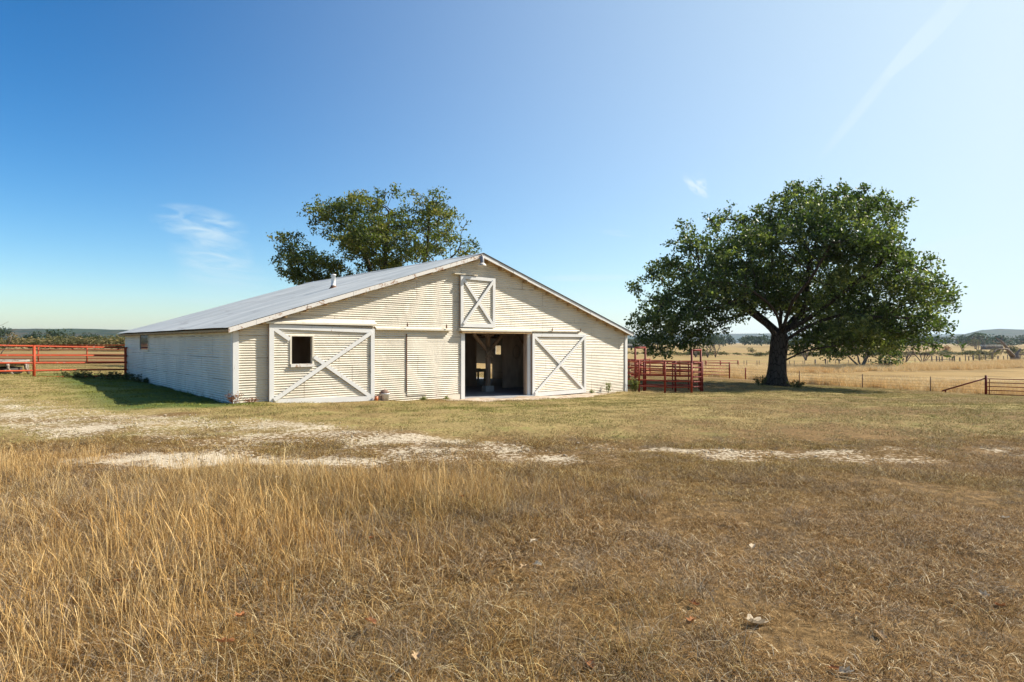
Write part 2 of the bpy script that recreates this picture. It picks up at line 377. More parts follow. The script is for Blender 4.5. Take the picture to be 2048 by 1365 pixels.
# masks over the ground
def road_d(X, Y):
    pts = [(-40, 21), (-14, 15.2), (-8.8, 13.0), (-5, 11.6), (-2.2, 10.2), (0, 9.5), (2, 9.15), (4.5, 9.0), (9, 9.4), (30, 12)]
    d = np.full(X.shape, 1e9)
    for (x0, y0), (x1, y1) in zip(pts[:-1], pts[1:]):
        dx, dy = x1 - x0, y1 - y0; t = np.clip(((X - x0) * dx + (Y - y0) * dy) / (dx * dx + dy * dy), 0, 1)
        d = np.minimum(d, np.hypot(X - x0 - t * dx, Y - y0 - t * dy))
    return d
def gravel_mask(X, Y):
    d = road_d(X, Y); w = 1.15 + .9 * sm(-X, -1, 5)
    w = np.where(X > 2.5, .8, w)
    band = 1 - sm(d, w * .45, w * 1.25)
    patch = np.exp(-(((X + 4.9) / 1.7) ** 2 + ((Y - 8.75) / .62) ** 2)) * 1.25 + np.exp(-(((X + 3.0) / 1.3) ** 2 + ((Y - 8.5) / .35) ** 2)) * .8
    n = fbm(X, Y, 1.5, 3) * .5 + .5
    return np.clip(band * (.22 + .62 * n) , 0, 1) + np.clip(patch, 0, 1) * .9
def tall_mask(X, Y):
    edge = .35 + (Y - 3) * -.02 + .35 * fbm(X * 0 + Y, X, .9, 5, 2)
    lim = 7.6 + .35 * fbm(X, Y, .8, 6, 2) + np.where(X < -5.6, 1.4, 0)
    m_ = sm(edge - X, -1.5, .9) * (1 - sm(Y, lim - .5, lim + .15))
    g = fbm(X, Y, 1.3, 8, 3)
    m_ = m_ * (.30 + .70 * np.maximum(sm(-X, .8, 3.2), sm(Y, 5.2, 6.5)))
    return m_ * np.clip(.60 + .5 * g + .5 * np.exp(-(((X + 1.2) / 1.9) ** 2 + ((Y - 6.9) / .8) ** 2)) + .3 * np.exp(-((X + 3.4) / 1.5) ** 2), .08, 1.2)
def green_mask(X, Y):
    lx = (X - C0.x) * sv.x + (Y - C0.y) * sv.y; ly = (X - C0.x) * tv.x + (Y - C0.y) * tv.y
    side = sm(-lx, 7.5, .2) * sm(ly, -2.5, .5) * (1 - sm(ly, 16, 22)) * (lx < .5)
    lawn = sm(Y, 8.8, 11.5) * (1 - sm(Y, 38, 50)) * .36
    g = fbm(X, Y, .45, 12, 4)
    return np.clip(np.maximum(side * 1.2, lawn * .85 + .34 * g * sm(Y, 8.5, 12)) + .05, 0, 1.2)
def gold_mask(X, Y):
    """dry pasture beyond the right-hand fence and far fields"""
    fy = np.interp(X, [-10, 15, 23.9, 27, 29.8, 32.6, 60], [62, 60, 52, 47.5, 45, 43.5, 38])
    r = sm(Y - fy, -.4, .6) * (X > 3)
    left = sm(Y, 60, 120) * .55
    return np.clip(np.maximum(r, np.maximum(left, sm(Y, 50, 62) * (X > -8))), 0, 1)

def axis(lo, fine0, fine1, hi, d, g):
    a = list(np.arange(fine0, fine1 + 1e-6, d)); s = d
    x = fine1
    while x < hi: s *= g; x += s; a.append(x)
    s = d; x = fine0; b = []
    while x > lo: s *= g; x -= s; b.append(x)
    return np.array(b[::-1] + a)
xs = axis(-7000, -16, 16, 7000, .14, 1.05); ys = axis(-60, 2, 17, 7500, .12, 1.035)
GX, GY = np.meshgrid(xs, ys); GZ = tz(GX, GY)
GZ = np.where(GY > 4000, GZ * 0 - 4.2, GZ)
nx, ny = len(xs), len(ys)
ii = (np.arange(ny - 1)[:, None] * nx + np.arange(nx - 1)[None]).ravel()
gm = npmesh('ground', np.stack([GX.ravel(), GY.ravel(), GZ.ravel()], 1), np.stack([ii, ii + 1, ii + nx + 1, ii + nx], 1),
            {'gravel': gravel_mask(GX, GY).ravel(), 'green': green_mask(GX, GY).ravel(), 'gold': gold_mask(GX, GY).ravel(), 'tall': tall_mask(GX, GY).ravel()})
m = Mt('ground', .95, .1)
n1 = m.noise(1.3, 6, .6, None, .65); n2 = m.noise(14, 6, .3, None, .7); n3 = m.noise(.25, 5, .5); n4 = m.noise(60, 4, 0, None, .7)
dry = m.mix(m.step(n2, .35, .65), (.10, .060, .024), (.25, .155, .065))
dry = m.mix(m.math('MULTIPLY', m.step(n1, .52, .68), .55), dry, (.09, .065, .035))
lawn = m.mix(m.step(n2, .35, .65), (.20, .145, .055), (.36, .27, .115))
lawn = m.mix(m.math('MULTIPLY', m.step(n1, .50, .70), .6), lawn, (.20, .20, .055))
gr = m.attr('green'); green = m.mix(m.step(n3, .45, .65), (.075, .11, .028), (.15, .16, .045))
c = m.mix(m.step(m.math('ADD', gr, m.math('MULTIPLY', m.math('SUBTRACT', n1, .5), .6)), .12, .50), dry, lawn)
c = m.mix(m.step(gr, .72, 1.05), c, green)
gold = m.mix(m.step(n3, .38, .62), (.30, .20, .080), (.225, .15, .060))
far = m.noise(.02, 6, 1.2, (.5, 2.4, 1), .6)
gold = m.mix(m.step(far, .50, .62), gold, (.27, .22, .08))
gold = m.mix(m.math('MULTIPLY', m.step(m.noise(.06, 4, .5, (.3, 3, 1)), .56, .62), .6), gold, (.40, .28, .14))
c = m.mix(m.attr('gold'), c, gold)
ga = m.math('ADD', m.attr('gravel'), m.math('ADD', m.math('MULTIPLY', m.math('SUBTRACT', n1, .5), 1.0), m.math('MULTIPLY', m.math('SUBTRACT', n2, .5), 2.6)))
vo = m.n.new('ShaderNodeTexVoronoi'); vo.inputs['Scale'].default_value = 26; m.l.new(m.obj(), vo.inputs[0])
gravc = m.mix(vo.outputs['Color'], (.44, .36, .25), (.66, .58, .45)); gravc = m.mix(m.step(n4, .40, .6), m.mix(.6, gravc, (.34, .25, .15)), gravc)
gmk = m.step(ga, .55, .72)
c = m.mix(gmk, c, gravc)
m.col(c); m.bump(m.math('ADD', m.math('MULTIPLY', n2, .8), m.math('MULTIPLY', n4, .3)), .8, .05)
M['ground'] = m.m
ground = link('ground', gm, M['ground'], smooth=True); tag(ground, kind='structure')

# hills on the horizon: rounded ridges with real depth
def ridge(name, prof, D, depth, base=-6, seed=1, mat=None, back=1.0):
    px = np.linspace(prof[0][0], prof[-1][0], 260); py = np.interp(px, [p[0] for p in prof], [p[1] for p in prof])
    rows = np.linspace(-1, 1, 15); V = []
    for r in rows:
        Dd = D + depth * r
        h = (HY - py) / F * D * (1 - r * r) ** .8 if abs(r) < 1 else np.zeros_like(px)
        X = (px - 1024) / F * Dd
        jit = fbm(X, X * 0 + Dd, .011, seed, 4) * 4.0 * (1 - r * r)
        V.append(np.stack([X, np.full_like(X, Dd) + fbm(X, X * 0 + r, .003, seed + 2, 2) * depth * .1, np.where(abs(r) < 1, EY + h + jit, base)], 1))
    V = np.concatenate(V); k = 260; ii = (np.arange(14)[:, None] * k + np.arange(k - 1)[None]).ravel()
    me = npmesh(name, V, np.stack([ii, ii + 1, ii + k + 1, ii + k], 1))
    o = link(name, me, mat, smooth=True); tag(o, kind='structure'); return o
m = Mt('wooded_hill', .95, .05)
f = m.noise(.03, 8, .3, (1, 1, 2), .7); g = m.noise(.006, 4)
m.col(m.mix(m.step(f, .40, .62), (.018, .034, .016), m.mix(m.step(g, .4, .6), (.05, .065, .025), (.09, .07, .04)))); m.bump(f, 1, 8); M['hill'] = m.m
ridge('hills', [(-1400, 668), (-500, 662), (-60, 661), (60, 658.5), (160, 658.5), (240, 660), (330, 664), (560, 668), (900, 673)], 2300, 500, seed=4, mat=M['hill'])
ridge('hills', [(1780, 684), (1850, 677), (1905, 672), (1935, 668), (1962, 661), (2000, 659.5), (2048, 660.5), (2120, 660), (2300, 664), (2700, 670), (3300, 680)], 3300, 700, seed=9, mat=M['hill'])
ridge('hills', [(900, 674), (1150, 672), (1250, 670), (1400, 668), (1530, 667.5), (1650, 668.5), (1800, 669), (1900, 668.5), (2100, 670), (2500, 674)], 6000, 500, seed=15, mat=M['hill'])

# ------------------------------------------------------------ barn
BL, BW = 14.5, 16.87; RID = 8.40; ZR, SL = 4.80, .319
PIT = .0678
def roofz(s): return ZR - SL * abs(s - RID)
barn = empty('barn', C0, BROT)
tag(barn, 'long low cream corrugated metal barn with white X-braced doors and a grey metal roof', 'barn')

def corr(name, mat, spans, z0, z1, y0, axis_='x', amp=.0080, course=.61, sheet=3.3, seed=0, parent=barn):
    """horizontally corrugated sheeting. spans(z) -> list of (a,b). Outward is -y (axis x) or -x (axis y).
    Sheets lap: each course and each sheet stands a little proud of its neighbour."""
    r = random.Random(seed); V = []; Q = []
    nrow = int((z1 - z0) / (PIT / 8)); zs = [z0 + (z1 - z0) * i / nrow for i in range(nrow + 1)]
    offs = {}
    for i in range(nrow):
        za, zb = zs[i], zs[i + 1]; zm = (za + zb) / 2; ci = int(math.floor((zm + 5) / course))
        st = (ci * 1.37) % sheet
        A = spans(za); B = spans(zb); Mm = spans(zm)
        for q, (a, b) in enumerate(Mm):
            (a0, b0) = A[q] if len(A) == len(Mm) else (a, b); (a1, b1) = B[q] if len(B) == len(Mm) else (a, b)
            k0 = int(math.floor((a + st) / sheet)); cuts = []
            kk = k0
            while True:
                lo = kk * sheet - st; hi = lo + sheet
                if lo >= b: break
                cuts.append((max(lo, a), min(hi, b), kk)); kk += 1
            for (ca, cb, kk) in cuts:
                if cb - ca < .002: continue
                key = (ci, kk)
                if key not in offs: offs[key] = (r.uniform(0, .005), 0, r.uniform(-.002, .002))
                po, ph, tl = offs[key]
                fr = ((zm + 5) / course) % 1
                def yy(z, x):
                    return y0 - po - (1 - fr) * .004 - tl * (x - ca) / sheet - amp * math.sin(2 * math.pi * (z + ph * .6) / PIT)
                # ends follow sloped spans
                xa0 = a0 if ca == a else ca; xa1 = a1 if ca == a else ca
                xb0 = b0 if cb == b else cb; xb1 = b1 if cb == b else cb
                n = 3 if cb - ca > 1.2 else 1
                for j in range(n):
                    f0, f1 = j / n, (j + 1) / n
                    P = []
                    for (z, xa, xb) in ((za, xa0, xb0), (zb, xa1, xb1)):
                        for f in (f0, f1):
                            x = xa + (xb - xa) * f; y = yy(z, x) 
                            P.append((x, y, z) if axis_ == 'x' else (y, x, z))
                    b_ = len(V); V.extend(P)
                    Q.append((b_, b_ + 1, b_ + 3, b_ + 2) if axis_ == 'x' else (b_ + 1, b_, b_ + 2, b_ + 3))
    me = npmesh(name, np.array(V), np.array(Q))
    return link(name, me, mat, parent)

def front_spans(z):
    hw = (ZR - .10 - z) / SL
    a, b = max(0.12, RID - hw), min(BW - .14, RID + hw)
    if hw < .02: return [(RID - .01, RID + .01)]
    if z < 1.985:
        if .98 < z < 1.88: return [(a, 1.48), (2.24, 7.64), (10.86, b)]
        return [(a, 7.64), (10.86, b)]
    return [(a, b)]
corr('front_wall', M['wall'], front_spans, -.75, ZR - .09, 0, seed=2)
corr('side_wall', M['sidewall'], lambda z: [(0.02, 9.9), (11.42, BL)] if 1.34 < z < 1.97 else [(0.02, BL)], -.4, 2.07, 0, 'y', amp=.0080, seed=5, course=.64)
# right wall (a plain corrugated sheet wall with a low opening and a small window) and back wall
mb = MB()
for a, b, z0, z1 in ((0, 8.3, -.9, 2.07), (8.3, 8.6, -.9, 2.07), (8.6, 9.05, -.9, .98), (8.6, 9.05, 1.46, 2.07), (9.05, 9.35, -.9, 2.07), (9.35, 13.6, .45, 2.07), (13.6, BL, -.9, 2.07)):
    mb.box(BW - .05, BW, a, b, z0, z1)
mb.build('right_wall', M['wall'], barn)
mb = MB(); mb.prism([(0.02, -.8), (BW, -.8), (BW, 2.0), (RID, ZR - .09), (.02, 2.0)], BL - .04, BL); mb.build('back_wall', M['wall'], barn)
MB().box(.06, BW - .06, .10, BL - .05, -.60, -.37).build('floor', M['floor'], barn)
MB().box(7.4, 10.95, -.28, .10, -.62, -.375).build('door_sill', M['floor'], barn)

# roof: corrugations run down the slope
def roofside(sgn):
    s_end = 8.66 if sgn < 0 else 8.64
    ya, yb = -.30, BL + .30; nw = int((yb - ya) / PIT * 6); yy = np.linspace(ya, yb, nw + 1)
    ts = np.linspace(0, s_end, 11); V = []
    for i, t in enumerate(ts):
        ph = np.floor(yy / .66); lap = (np.sin(ph * 12.9898) * .5 + .5) * .008
        sag = -.035 * np.sin(yy * .75 + t * .5) * np.sin(t / s_end * 3.1) - .012 * np.sin(yy * 2.2 + t)
        edge = .012 * np.sin(ph * 7.1) if i == 10 else 0
        z = ZR - SL * t + .004 * np.sin(2 * math.pi * yy / PIT) + lap + sag * .3
        V.append(np.stack([np.full_like(yy, RID + sgn * (t + edge)), yy, z], 1))
    V = np.concatenate(V); k = nw + 1; ii = (np.arange(10)[:, None] * k + np.arange(k - 1)[None]).ravel()
    return V, np.stack([ii, ii + k, ii + k + 1, ii + 1], 1) if sgn < 0 else np.stack([ii, ii + 1, ii + k + 1, ii + k], 1)
V1, F1 = roofside(-1); V2, F2 = roofside(1)
roof = link('roof', npmesh('roof', np.concatenate([V1, V2]), np.concatenate([F1, F2 + len(V1)])), M['roof'], barn)
deck = MB()
for sg in (-1, 1):
    e = 8.60 if sg < 0 else 8.58
    deck.prism([(RID, ZR - .105), (RID + sg * e, ZR - .105 - SL * e), (RID + sg * e, ZR - .065 - SL * e), (RID, ZR - .065)], -.262, BL + .26)
deck.build('roof_deck', M['soffit'], barn)
for sg in (-1, 1):                                  # lookout blocks under the overhang
    for k in range(14):
        t = .35 + k * .61; z = ZR - SL * t - .106
        MB().box(RID + sg * t - .035, RID + sg * t + .035, -.255, -.012, z - .075 - .02, z - .0).build('purlin_end', M['soffit'], barn)
for sg in (-1, 1):
    e = 8.62 if sg < 0 else 8.60
    mb = MB(); N = 12
    for k in range(N):
        t0, t1 = e * k / N, e * (k + 1) / N - .006; w = .125 + .01 * random.uniform(-1, 1); y = .004 * random.uniform(-1, 1)
        mb.prism([(RID + sg * t0, ZR - SL * t0 - .02 - w), (RID + sg * t1, ZR - SL * t1 - .02 - w), (RID + sg * t1, ZR - SL * t1 - .018), (RID + sg * t0, ZR - SL * t0 - .018)][::sg], -.29 + y, -.262)
    mb.build('rake_board', M['rake'] if sg < 0 else M['board'], barn)
mb = MB()
mb.box(-.235, -.20, -.26, BL + .26, 1.93, 1.985).build('eave_board', M['soffit'], barn)
for k in range(24): MB().box(-.2, -.01, .1 + k * .61, .16 + k * .61, 1.93, 2.0).build('rafter_tail', M['soffit'], barn)
mb = MB(); mb.prism([(RID - .22, ZR - .055), (RID, ZR + .03), (RID + .22, ZR - .055), (RID, ZR + .018)], -.31, BL + .3); mb.build('ridge_cap', M['roof'], barn)
mb = MB(); mb.prism([(RID + .02, ZR + .016), (RID + 8.66, ZR + .016 - SL * 8.66), (RID + 8.66, ZR - .012 - SL * 8.66), (RID + .02, ZR - .012)][::-1], -.315, -.292); mb.build('drip_edge', M['edge'], barn)
# vent pipe on the left slope
vs, vy = 4.68, 3.77
vp = MB().lathe([(.085, -.25), (.085, .05), (.078, .05), (.078, .46), (.092, .46), (.092, .50), (.0, .52)], (vs, vy, roofz(vs)), 20)
vp = vp.build('vent_pipe', M['plastic'], roof, True)
MB().lathe([(.20, -.06), (.12, .03), (.088, .10)], (vs, vy, roofz(vs)), 20).build('flashing', M['rust'], vp)
# corner boards and jambs
MB().box(-.025, .125, -.05, .015, -.3, 2.12).box(-.04, -.0255, -.03, .10, -.3, 2.0).build('corner_board', M['board'], barn)
MB().box(BW - .15, BW + .01, -.045, .05, -.75, 2.0).build('corner_board', M['board'], barn)
MB().box(7.60, 7.76, -.05, .12, -.55, 2.0).build('door_jamb', M['board'], barn)
MB().box(10.78, 10.93, -.04, .12, -.55, 2.0).build('door_jamb', M['board'], barn)
MB().box(7.76, 7.80, .0, .14, -.5, 1.96).build('inner_jamb', M['timber'], barn); MB().box(10.73, 10.78, .0, .14, -.5, 1.96).build('inner_jamb', M['timber'], barn)
# headers / door track covers
def header(a, b, z0, z1, o=.20):
    return MB().prism([(0, 0)], 0, 0) if False else MB()
def hdr(name, a, b, zt, zb, o, mat):
    V = [(a, -.012, zt), (b, -.012, zt), (b, -o, zb + .05), (a, -o, zb + .05), (a, -o, zb), (b, -o, zb), (a, -.012, zb), (b, -.012, zb)]
    me = bpy.data.meshes.new(name); me.from_pydata(V, [], [(0, 3, 2, 1), (3, 4, 5, 2), (4, 6, 7, 5), (0, 6, 4, 3), (1, 2, 5, 7)]); me.update()
    return link(name, me, mat, barn)
hdr('door_header', .80, 4.22, 2.34, 2.165, .20, M['trim'])
hdr('track_cover', 4.23, 7.15, 2.16, 2.045, .14, M['trim'])
hdr('door_header', 7.50, 10.86, 2.17, 2.04, .20, M['trim'])
hdr('track_cover', 10.90, 13.75, 2.12, 2.065, .13, M['trim'])
MB().box(7.56, 10.85, -.18, -.02, 1.975, 2.036).build('header_beam', M['soffit'], barn)
for s_, z_ in ((5.35, 2.20), (6.9, 2.17), (12.0, 2.14), (13.65, 2.13)):
    MB().box(s_ - .02, s_ + .02, -.17, -.14, z_ - .05, z_ + .05).tube([(s_, -.15, z_ + .02), (s_ - .03, -.2, z_ + .09)], .012, 6).build('track_bracket', M['rust'], barn)

def xdoor(name, s0, s1, zb0, zb1, zt0, zt1, y, fw=.13, win=None, bw=.11, bl=.15):
    """sliding door: corrugated panel framed in white boards with an X brace"""
    d = empty(name, (0, 0, 0)); d.parent = barn
    zb, zt = min(zb0, zb1), max(zt0, zt1)
    def sp(z):
        a, b = s0 + .02, s1 - .02
        if win and win[2] < z < win[3]: return [(a, win[0]), (win[1], b)]
        return [(a, b)]
    corr('panel', M['doormetal'], sp, zb + .03, zt - .02, y, seed=int(s0 * 10), course=.66, sheet=3.6, parent=d)
    yf0, yf1 = y - .052, y - .014
    MB().prism([(s0, zb0), (s0 + fw, zb0), (s0 + fw, zt0), (s0, zt0)], yf0, yf1).build('stile', M['board'], d); MB().prism([(s1 - fw, zb1), (s1, zb1), (s1, zt1), (s1 - fw, zt1)], yf0, yf1).build('stile', M['board'], d)
    MB().prism([(s0 + fw + .002, zt0 - fw), (s1 - fw - .002, zt1 - fw), (s1 - fw - .002, zt1), (s0 + fw + .002, zt0)], yf0, yf1).build('top_rail', M['board'], d)
    MB().prism([(s0 + fw + .002, zb0), (s1 - fw - .002, zb1), (s1 - fw - .002, zb1 + bl), (s0 + fw + .002, zb0 + bl)], yf0, yf1).build('bottom_rail', M['board'], d)
    A = (s0 + fw * .9, zb0 + bl * .85); B = (s1 - fw * .9, zt1 - fw * .85); Cc = (s0 + fw * .9, zt0 - fw * .85); D_ = (s1 - fw * .9, zb1 + bl * .85)
    MB().board(A, B, bw, y - .092, y - .055).build('brace', M['board'], d)
    o = MB()
    def pt(s_): t = (s_ - Cc[0]) / (D_[0] - Cc[0]); return (s_, Cc[1] + (D_[1] - Cc[1]) * t)
    if win: MB().board(Cc, pt(win[0] - .06), bw, y - .05, y - .016).build('brace', M['board'], d); o.board(pt(win[1] + .05), D_, bw, y - .05, y - .016)
    else: o.board(Cc, D_, bw, y - .05, y - .016)
    o.build('brace', M['board'], d)
    MB().box(s0 + .01, s0 + .05, yf1, -.02, zb0 + .02, zt0 - .02).box(s1 - .05, s1 - .01, yf1, -.02, zb1 + .02, zt1 - .02).box(s0 + .05, s1 - .05, yf1 + .002, -.025, zt - .1, zt - .05).build('back_frame', M['timber'], d)
    if win:
        a, b, c, e = win
        MB().box(a - .05, a, y - .03, -.0, c - .05, e + .03).box(b, b + .05, y - .03, -.0, c - .05, e + .03).box(a, b, y - .03, 0, e, e + .03).build('window_frame', M['trim'], d)
        MB().box(a - .04, b + .04, y - .075, .0, c - .085, c).build('window_sill', M['rake'], d)
    return d
d1 = xdoor('sliding_door', .91, 4.17, -.085, -.17, 2.155, 2.07, -.095, win=(1.55, 2.16, 1.03, 1.82))
d2 = xdoor('sliding_door', 10.95, 14.02, -.44, -.44, 1.985, 1.985, -.085, fw=.12, bw=.10)
d3 = xdoor('loft_door', 7.53, 9.10, 2.18, 2.18, 3.98, 3.97, -.075, fw=.12, bw=.10, bl=.13)
MB().box(7.25, 8.25, -.16, -.01, 4.005, 4.035).build('loft_rail', M['trim'], barn)
# small closed hatch door edge between the big doors, and patched panels
MB().box(5.385, 5.41, -.032, -.012, .05, 1.93).build('hatch_seam', M['rust'], barn)
corr('hatch', M['doormetal'], lambda z: [(5.42, 6.20)], -.1, 1.93, -.024, seed=44, course=3, sheet=5)
MB().box(7.02, 7.56, -.035, -.012, -.46, -.16).build('patch_sheet', M['trim'], barn)
# side window
w = MB(); w.box(-.03, .01, 9.86, 9.94, 1.30, 2.0).box(-.03, .01, 11.38, 11.46, 1.30, 2.0).box(-.03, .01, 9.94, 11.38, 1.30, 1.36).box(-.03, .01, 9.94, 11.38, 1.94, 2.0)
w = w.build('side_window', M['trim'], barn); MB().box(-.006, .004, 9.94, 11.38, 1.36, 1.94).build('pane', M['glass'], w)
# interior: posts, beams, braces, partition
def post(s_, y_, w=.15, top=2.05, block=True):
    p = MB().box(s_ - w / 2, s_ + w / 2, y_ - w / 2, y_ + w / 2, -.37, top).build('interior_post', M['timber'], barn, bevel=.008)
    if block: MB().box(s_ - .22, s_ + .22, y_ - .14, y_ + .14, -.37, -.13).build('concrete_foot', M['block'], p, bevel=.01)
    return p
P0 = post(10.72, 2.28)
MB().box(10.5, 10.94, 2.16, 2.40, 1.90, 1.99).build('post_cap', M['timber'], P0)
for sg in (-1, 1):
    b = MB().board((10.72 + sg * .04, 1.28), (10.72 + sg * .78, 1.98), .12, 2.22, 2.32).build('knee_brace', M['timber'], barn)
MB().box(6.9, 16.7, 2.2, 2.36, 1.992, 2.15).build('roof_beam', M['timber'], barn)
for s_, y_ in ((7.0, 2.28), (12.6, 5.8), (8.4, 6.2), (14.6, 8.6), (10.4, 10.4), (4.2, 6.0), (4.2, 11)): post(s_, y_, block=False, top=3.0 if s_ < 13 else 2.4)
for y_ in (5.95, 10.2): MB().box(.3, 16.6, y_, y_ + .12, 1.85, 2.02).build('roof_beam', M['timber'], barn)
mb = MB()
for k in range(14):
    mb.box(12.3 + k * .31, 12.3 + k * .31 + .302, 3.2, 3.225 + .004 * (k % 2), -.36, 2.0)
mb.build('partition', M['ply'], barn)
MB().board((13.0, 2.02), (14.1, 1.0), .10, 3.10, 3.18).build('knee_brace', M['timber'], barn)
MB().box(11.9, 11.96, 4.6, 6.4, -.36, 2.2).build('stall_wall', M['ply'], barn)
MB().box(.4, 6.9, 4.0, 4.05, -.36, 2.0).build('stall_wall', M['ply'], barn)
mb = MB()
for z in (-.1, .25, .6, .95): mb.tube([(11.9, 9.6, z), (15.6, 9.6, z)], .02, 6)
for k in range(8): mb.tube([(11.9 + k * .52, 9.6, -.3), (11.9 + k * .52, 9.6, .98)], .015, 6)
g = mb.build('inner_gate', M['greymetal']); g.location = C0; g.rotation_euler = (0, 0, BROT)
tag(g, 'grey wire stock gate inside the barn behind the left post of the open doorway', 'gate')
# rope hoop on the partition
ro = MB()
for k in range(4):
    ro.tube([(13.05 + .17 * math.cos(a) * (1 + .05 * k), 3.16 - .012 * k, 1.22 + .27 * math.sin(a) * (1 + .04 * k)) for a in np.linspace(0, 2 * math.pi, 25)], .013, 6, False)
o = ro.build('rope_coil', M['rope'], smooth=True); o.location = C0; o.rotation_euler = (0, 0, BROT)
tag(o, 'coil of old rope hung on the plywood partition inside the open barn doorway', 'rope')
# tangle of twine on the post
tw = MB(); r = random.Random(3)
for k in range(16):
    c = Vector((10.72, 2.17, 1.28)); p = []
    for j in range(7):
        p.append(c + Vector((r.gauss(0, .09) - .02, -.04 + r.gauss(0, .03), r.gauss(.05, .12) - j * .02)))
    tw.tube(p, .014, 5)
o = tw.build('twine_bundle', M['rope'], smooth=True); o.location = C0; o.rotation_euler = (0, 0, BROT)
tag(o, 'tangled bundle of twine hanging on the timber post in the open doorway', 'twine')
o = MB().lathe([(.012, .35), (.012, .12), (.05, .10), (.055, .03), (.04, 0), (0, 0)], (8.55, 1.1, 1.60), 12).build('hanging_lamp', M['enamel'], smooth=True)
o.location = C0; o.rotation_euler = (0, 0, BROT); tag(o, 'small pale lamp socket hanging near the top left of the open barn doorway', 'lamp')
# hay-coloured feed stack seen in the dim barn
fb = MB(); r = random.Random(8)
o = empty('feed_bunk', C0, BROT); tag(o, 'pale wooden feed bunk standing in the light at the back of the barn', 'feed bunk')
MB().box(12.2, 15.4, 8.0, 8.06, .10, .26).box(12.2, 15.4, 8.6, 8.66, .10, .26).box(12.2, 15.4, 8.06, 8.6, .10, .14).build('tray', M['trim'], o)
for x in (12.3, 15.2):
    for y in (8.02, 8.58): MB().box(x, x + .08, y, y + .07, -.37, .10).build('leg', M['timber'], o)

# gable lamp
gl = empty('barn_light', C0, BROT); tag(gl, 'old grey dome lamp fixed under the peak of the barn gable', 'lamp')
cx, cy = 8.30, -.34
MB().lathe([(.0, 4.32), (.155, 4.325), (.16, 4.335), (.12, 4.39), (.075, 4.425), (.07, 4.43), (0, 4.44)], (cx, cy, .02), 24).build('lamp_shade', M['enamel'], gl, True)
MB().lathe([(.07, 4.43), (.072, 4.63), (.05, 4.66), (.03, 4.67), (0, 4.67)], (cx, cy, .02), 20).build('lamp_housing', M['greymetal'], gl, True)
MB().tube([(cx, cy, 4.68), (cx, cy + .02, 4.72), (cx, cy + .12, 4.735), (cx, -.02, 4.70)], .018, 8).build('bracket', M['rust'], gl, True)

# things by the left door
def wp(s_, o_, z=0): p = C0 + sv * s_ - tv * o_; p.z = z; return p
p = wp(4.50, .22); p.z = tz1(p.x, p.y)
b = empty('bucket', p); tag(b, 'white plastic bucket with a brown rag on it beside the left barn door', 'bucket')
MB().lathe([(0, .0), (.10, .0), (.125, .22), (.135, .225), (.135, .25), (.12, .25), (.105, .02), (0, .02)], (0, 0, -.01), 20).build('pail', M['plastic'], b, True)
MB().tube([(.13 * math.cos(a), .13 * math.sin(a) * .3 + .1, .24 - .10 * math.sin(a)) for a in np.linspace(0, math.pi, 9)], .004, 5).build('handle', M['greymetal'], b)
bm = MB(); r = random.Random(4)
bm.lathe([(0, .36), (.07, .34), (.13, .28), (.15, .245), (.14, .22)], (-.03, .03, 0), 10)
for i, v in enumerate(bm.v): bm.v[i] = (v[0] * 1.05 + r.uniform(-.02, .02), v[1] + r.uniform(-.02, .02), v[2] + r.uniform(-.02, .02))
o = bm.build('rag', M['brown'], smooth=True); o.location = p; tag(o, 'crumpled brown rag lying on top of the white bucket', 'rag')
p = wp(4.17, .24); p.z = tz1(p.x, p.y)
cn = empty('paint_can', p); tag(cn, 'small orange can on the ground at the corner of the left barn door', 'can')
MB().lathe([(0, 0), (.055, 0), (.055, .15), (.048, .15), (.048, .02), (0, .02)], (0, 0, -.01), 18).build('body', M['orange'], cn, True)
MB().lathe([(.057, .142), (.06, .15), (.057, .156)], (0, 0, -.01), 18).build('rim', M['greymetal'], cn, True)
p = wp(4.33, .15); p.z = tz1(p.x, p.y)
o = MB().box(-.09, .09, -.05, .05, 0, .17).build('wooden_block', M['timber'], bevel=.006); o.location = p; o.rotation_euler = (.05, .1, BROT + .2)
tag(o, 'dark wood offcut standing between the orange can and the white bucket', 'wood block')

# apron of bare packed earth in front of the doorway
ax = np.linspace(6.6, 15.6, 60); ay = np.linspace(-1.9, -.05, 16); AX, AY = np.meshgrid(ax, ay)
wX = C0.x + sv.x * AX + tv.x * AY; wY = C0.y + sv.y * AX + tv.y * AY
AZ = tz(wX, wY) + .012
reach = np.interp(AX, [6.6, 7.2, 9, 11, 13, 14.6, 15.6], [.5, 1.0, 1.7, 1.6, 1.35, .8, .3]) + .12 * np.sin(AX * 5) + .07 * np.sin(AX * 13)
AZ = AZ - .05 * sm(-AY - reach, -.05, .15)
ii = (np.arange(15)[:, None] * 60 + np.arange(59)[None]).ravel()
m = Mt('packed_earth', .95, .1); f = m.noise(3, 6, .6, None, .65); g = m.noise(30, 4)
m.col(m.mix(m.step(f, .42, .6), m.mix(g, (.30, .22, .15), (.42, .32, .23)), m.mix(g, (.46, .37, .29), (.60, .50, .41)))); m.bump(g, .5, .02)
o = link('path', npmesh('path', np.stack([wX.ravel(), wY.ravel(), AZ.ravel()], 1), np.stack([ii, ii + 1, ii + 61, ii + 60], 1)), m.m, smooth=True); tag(o, kind='structure')

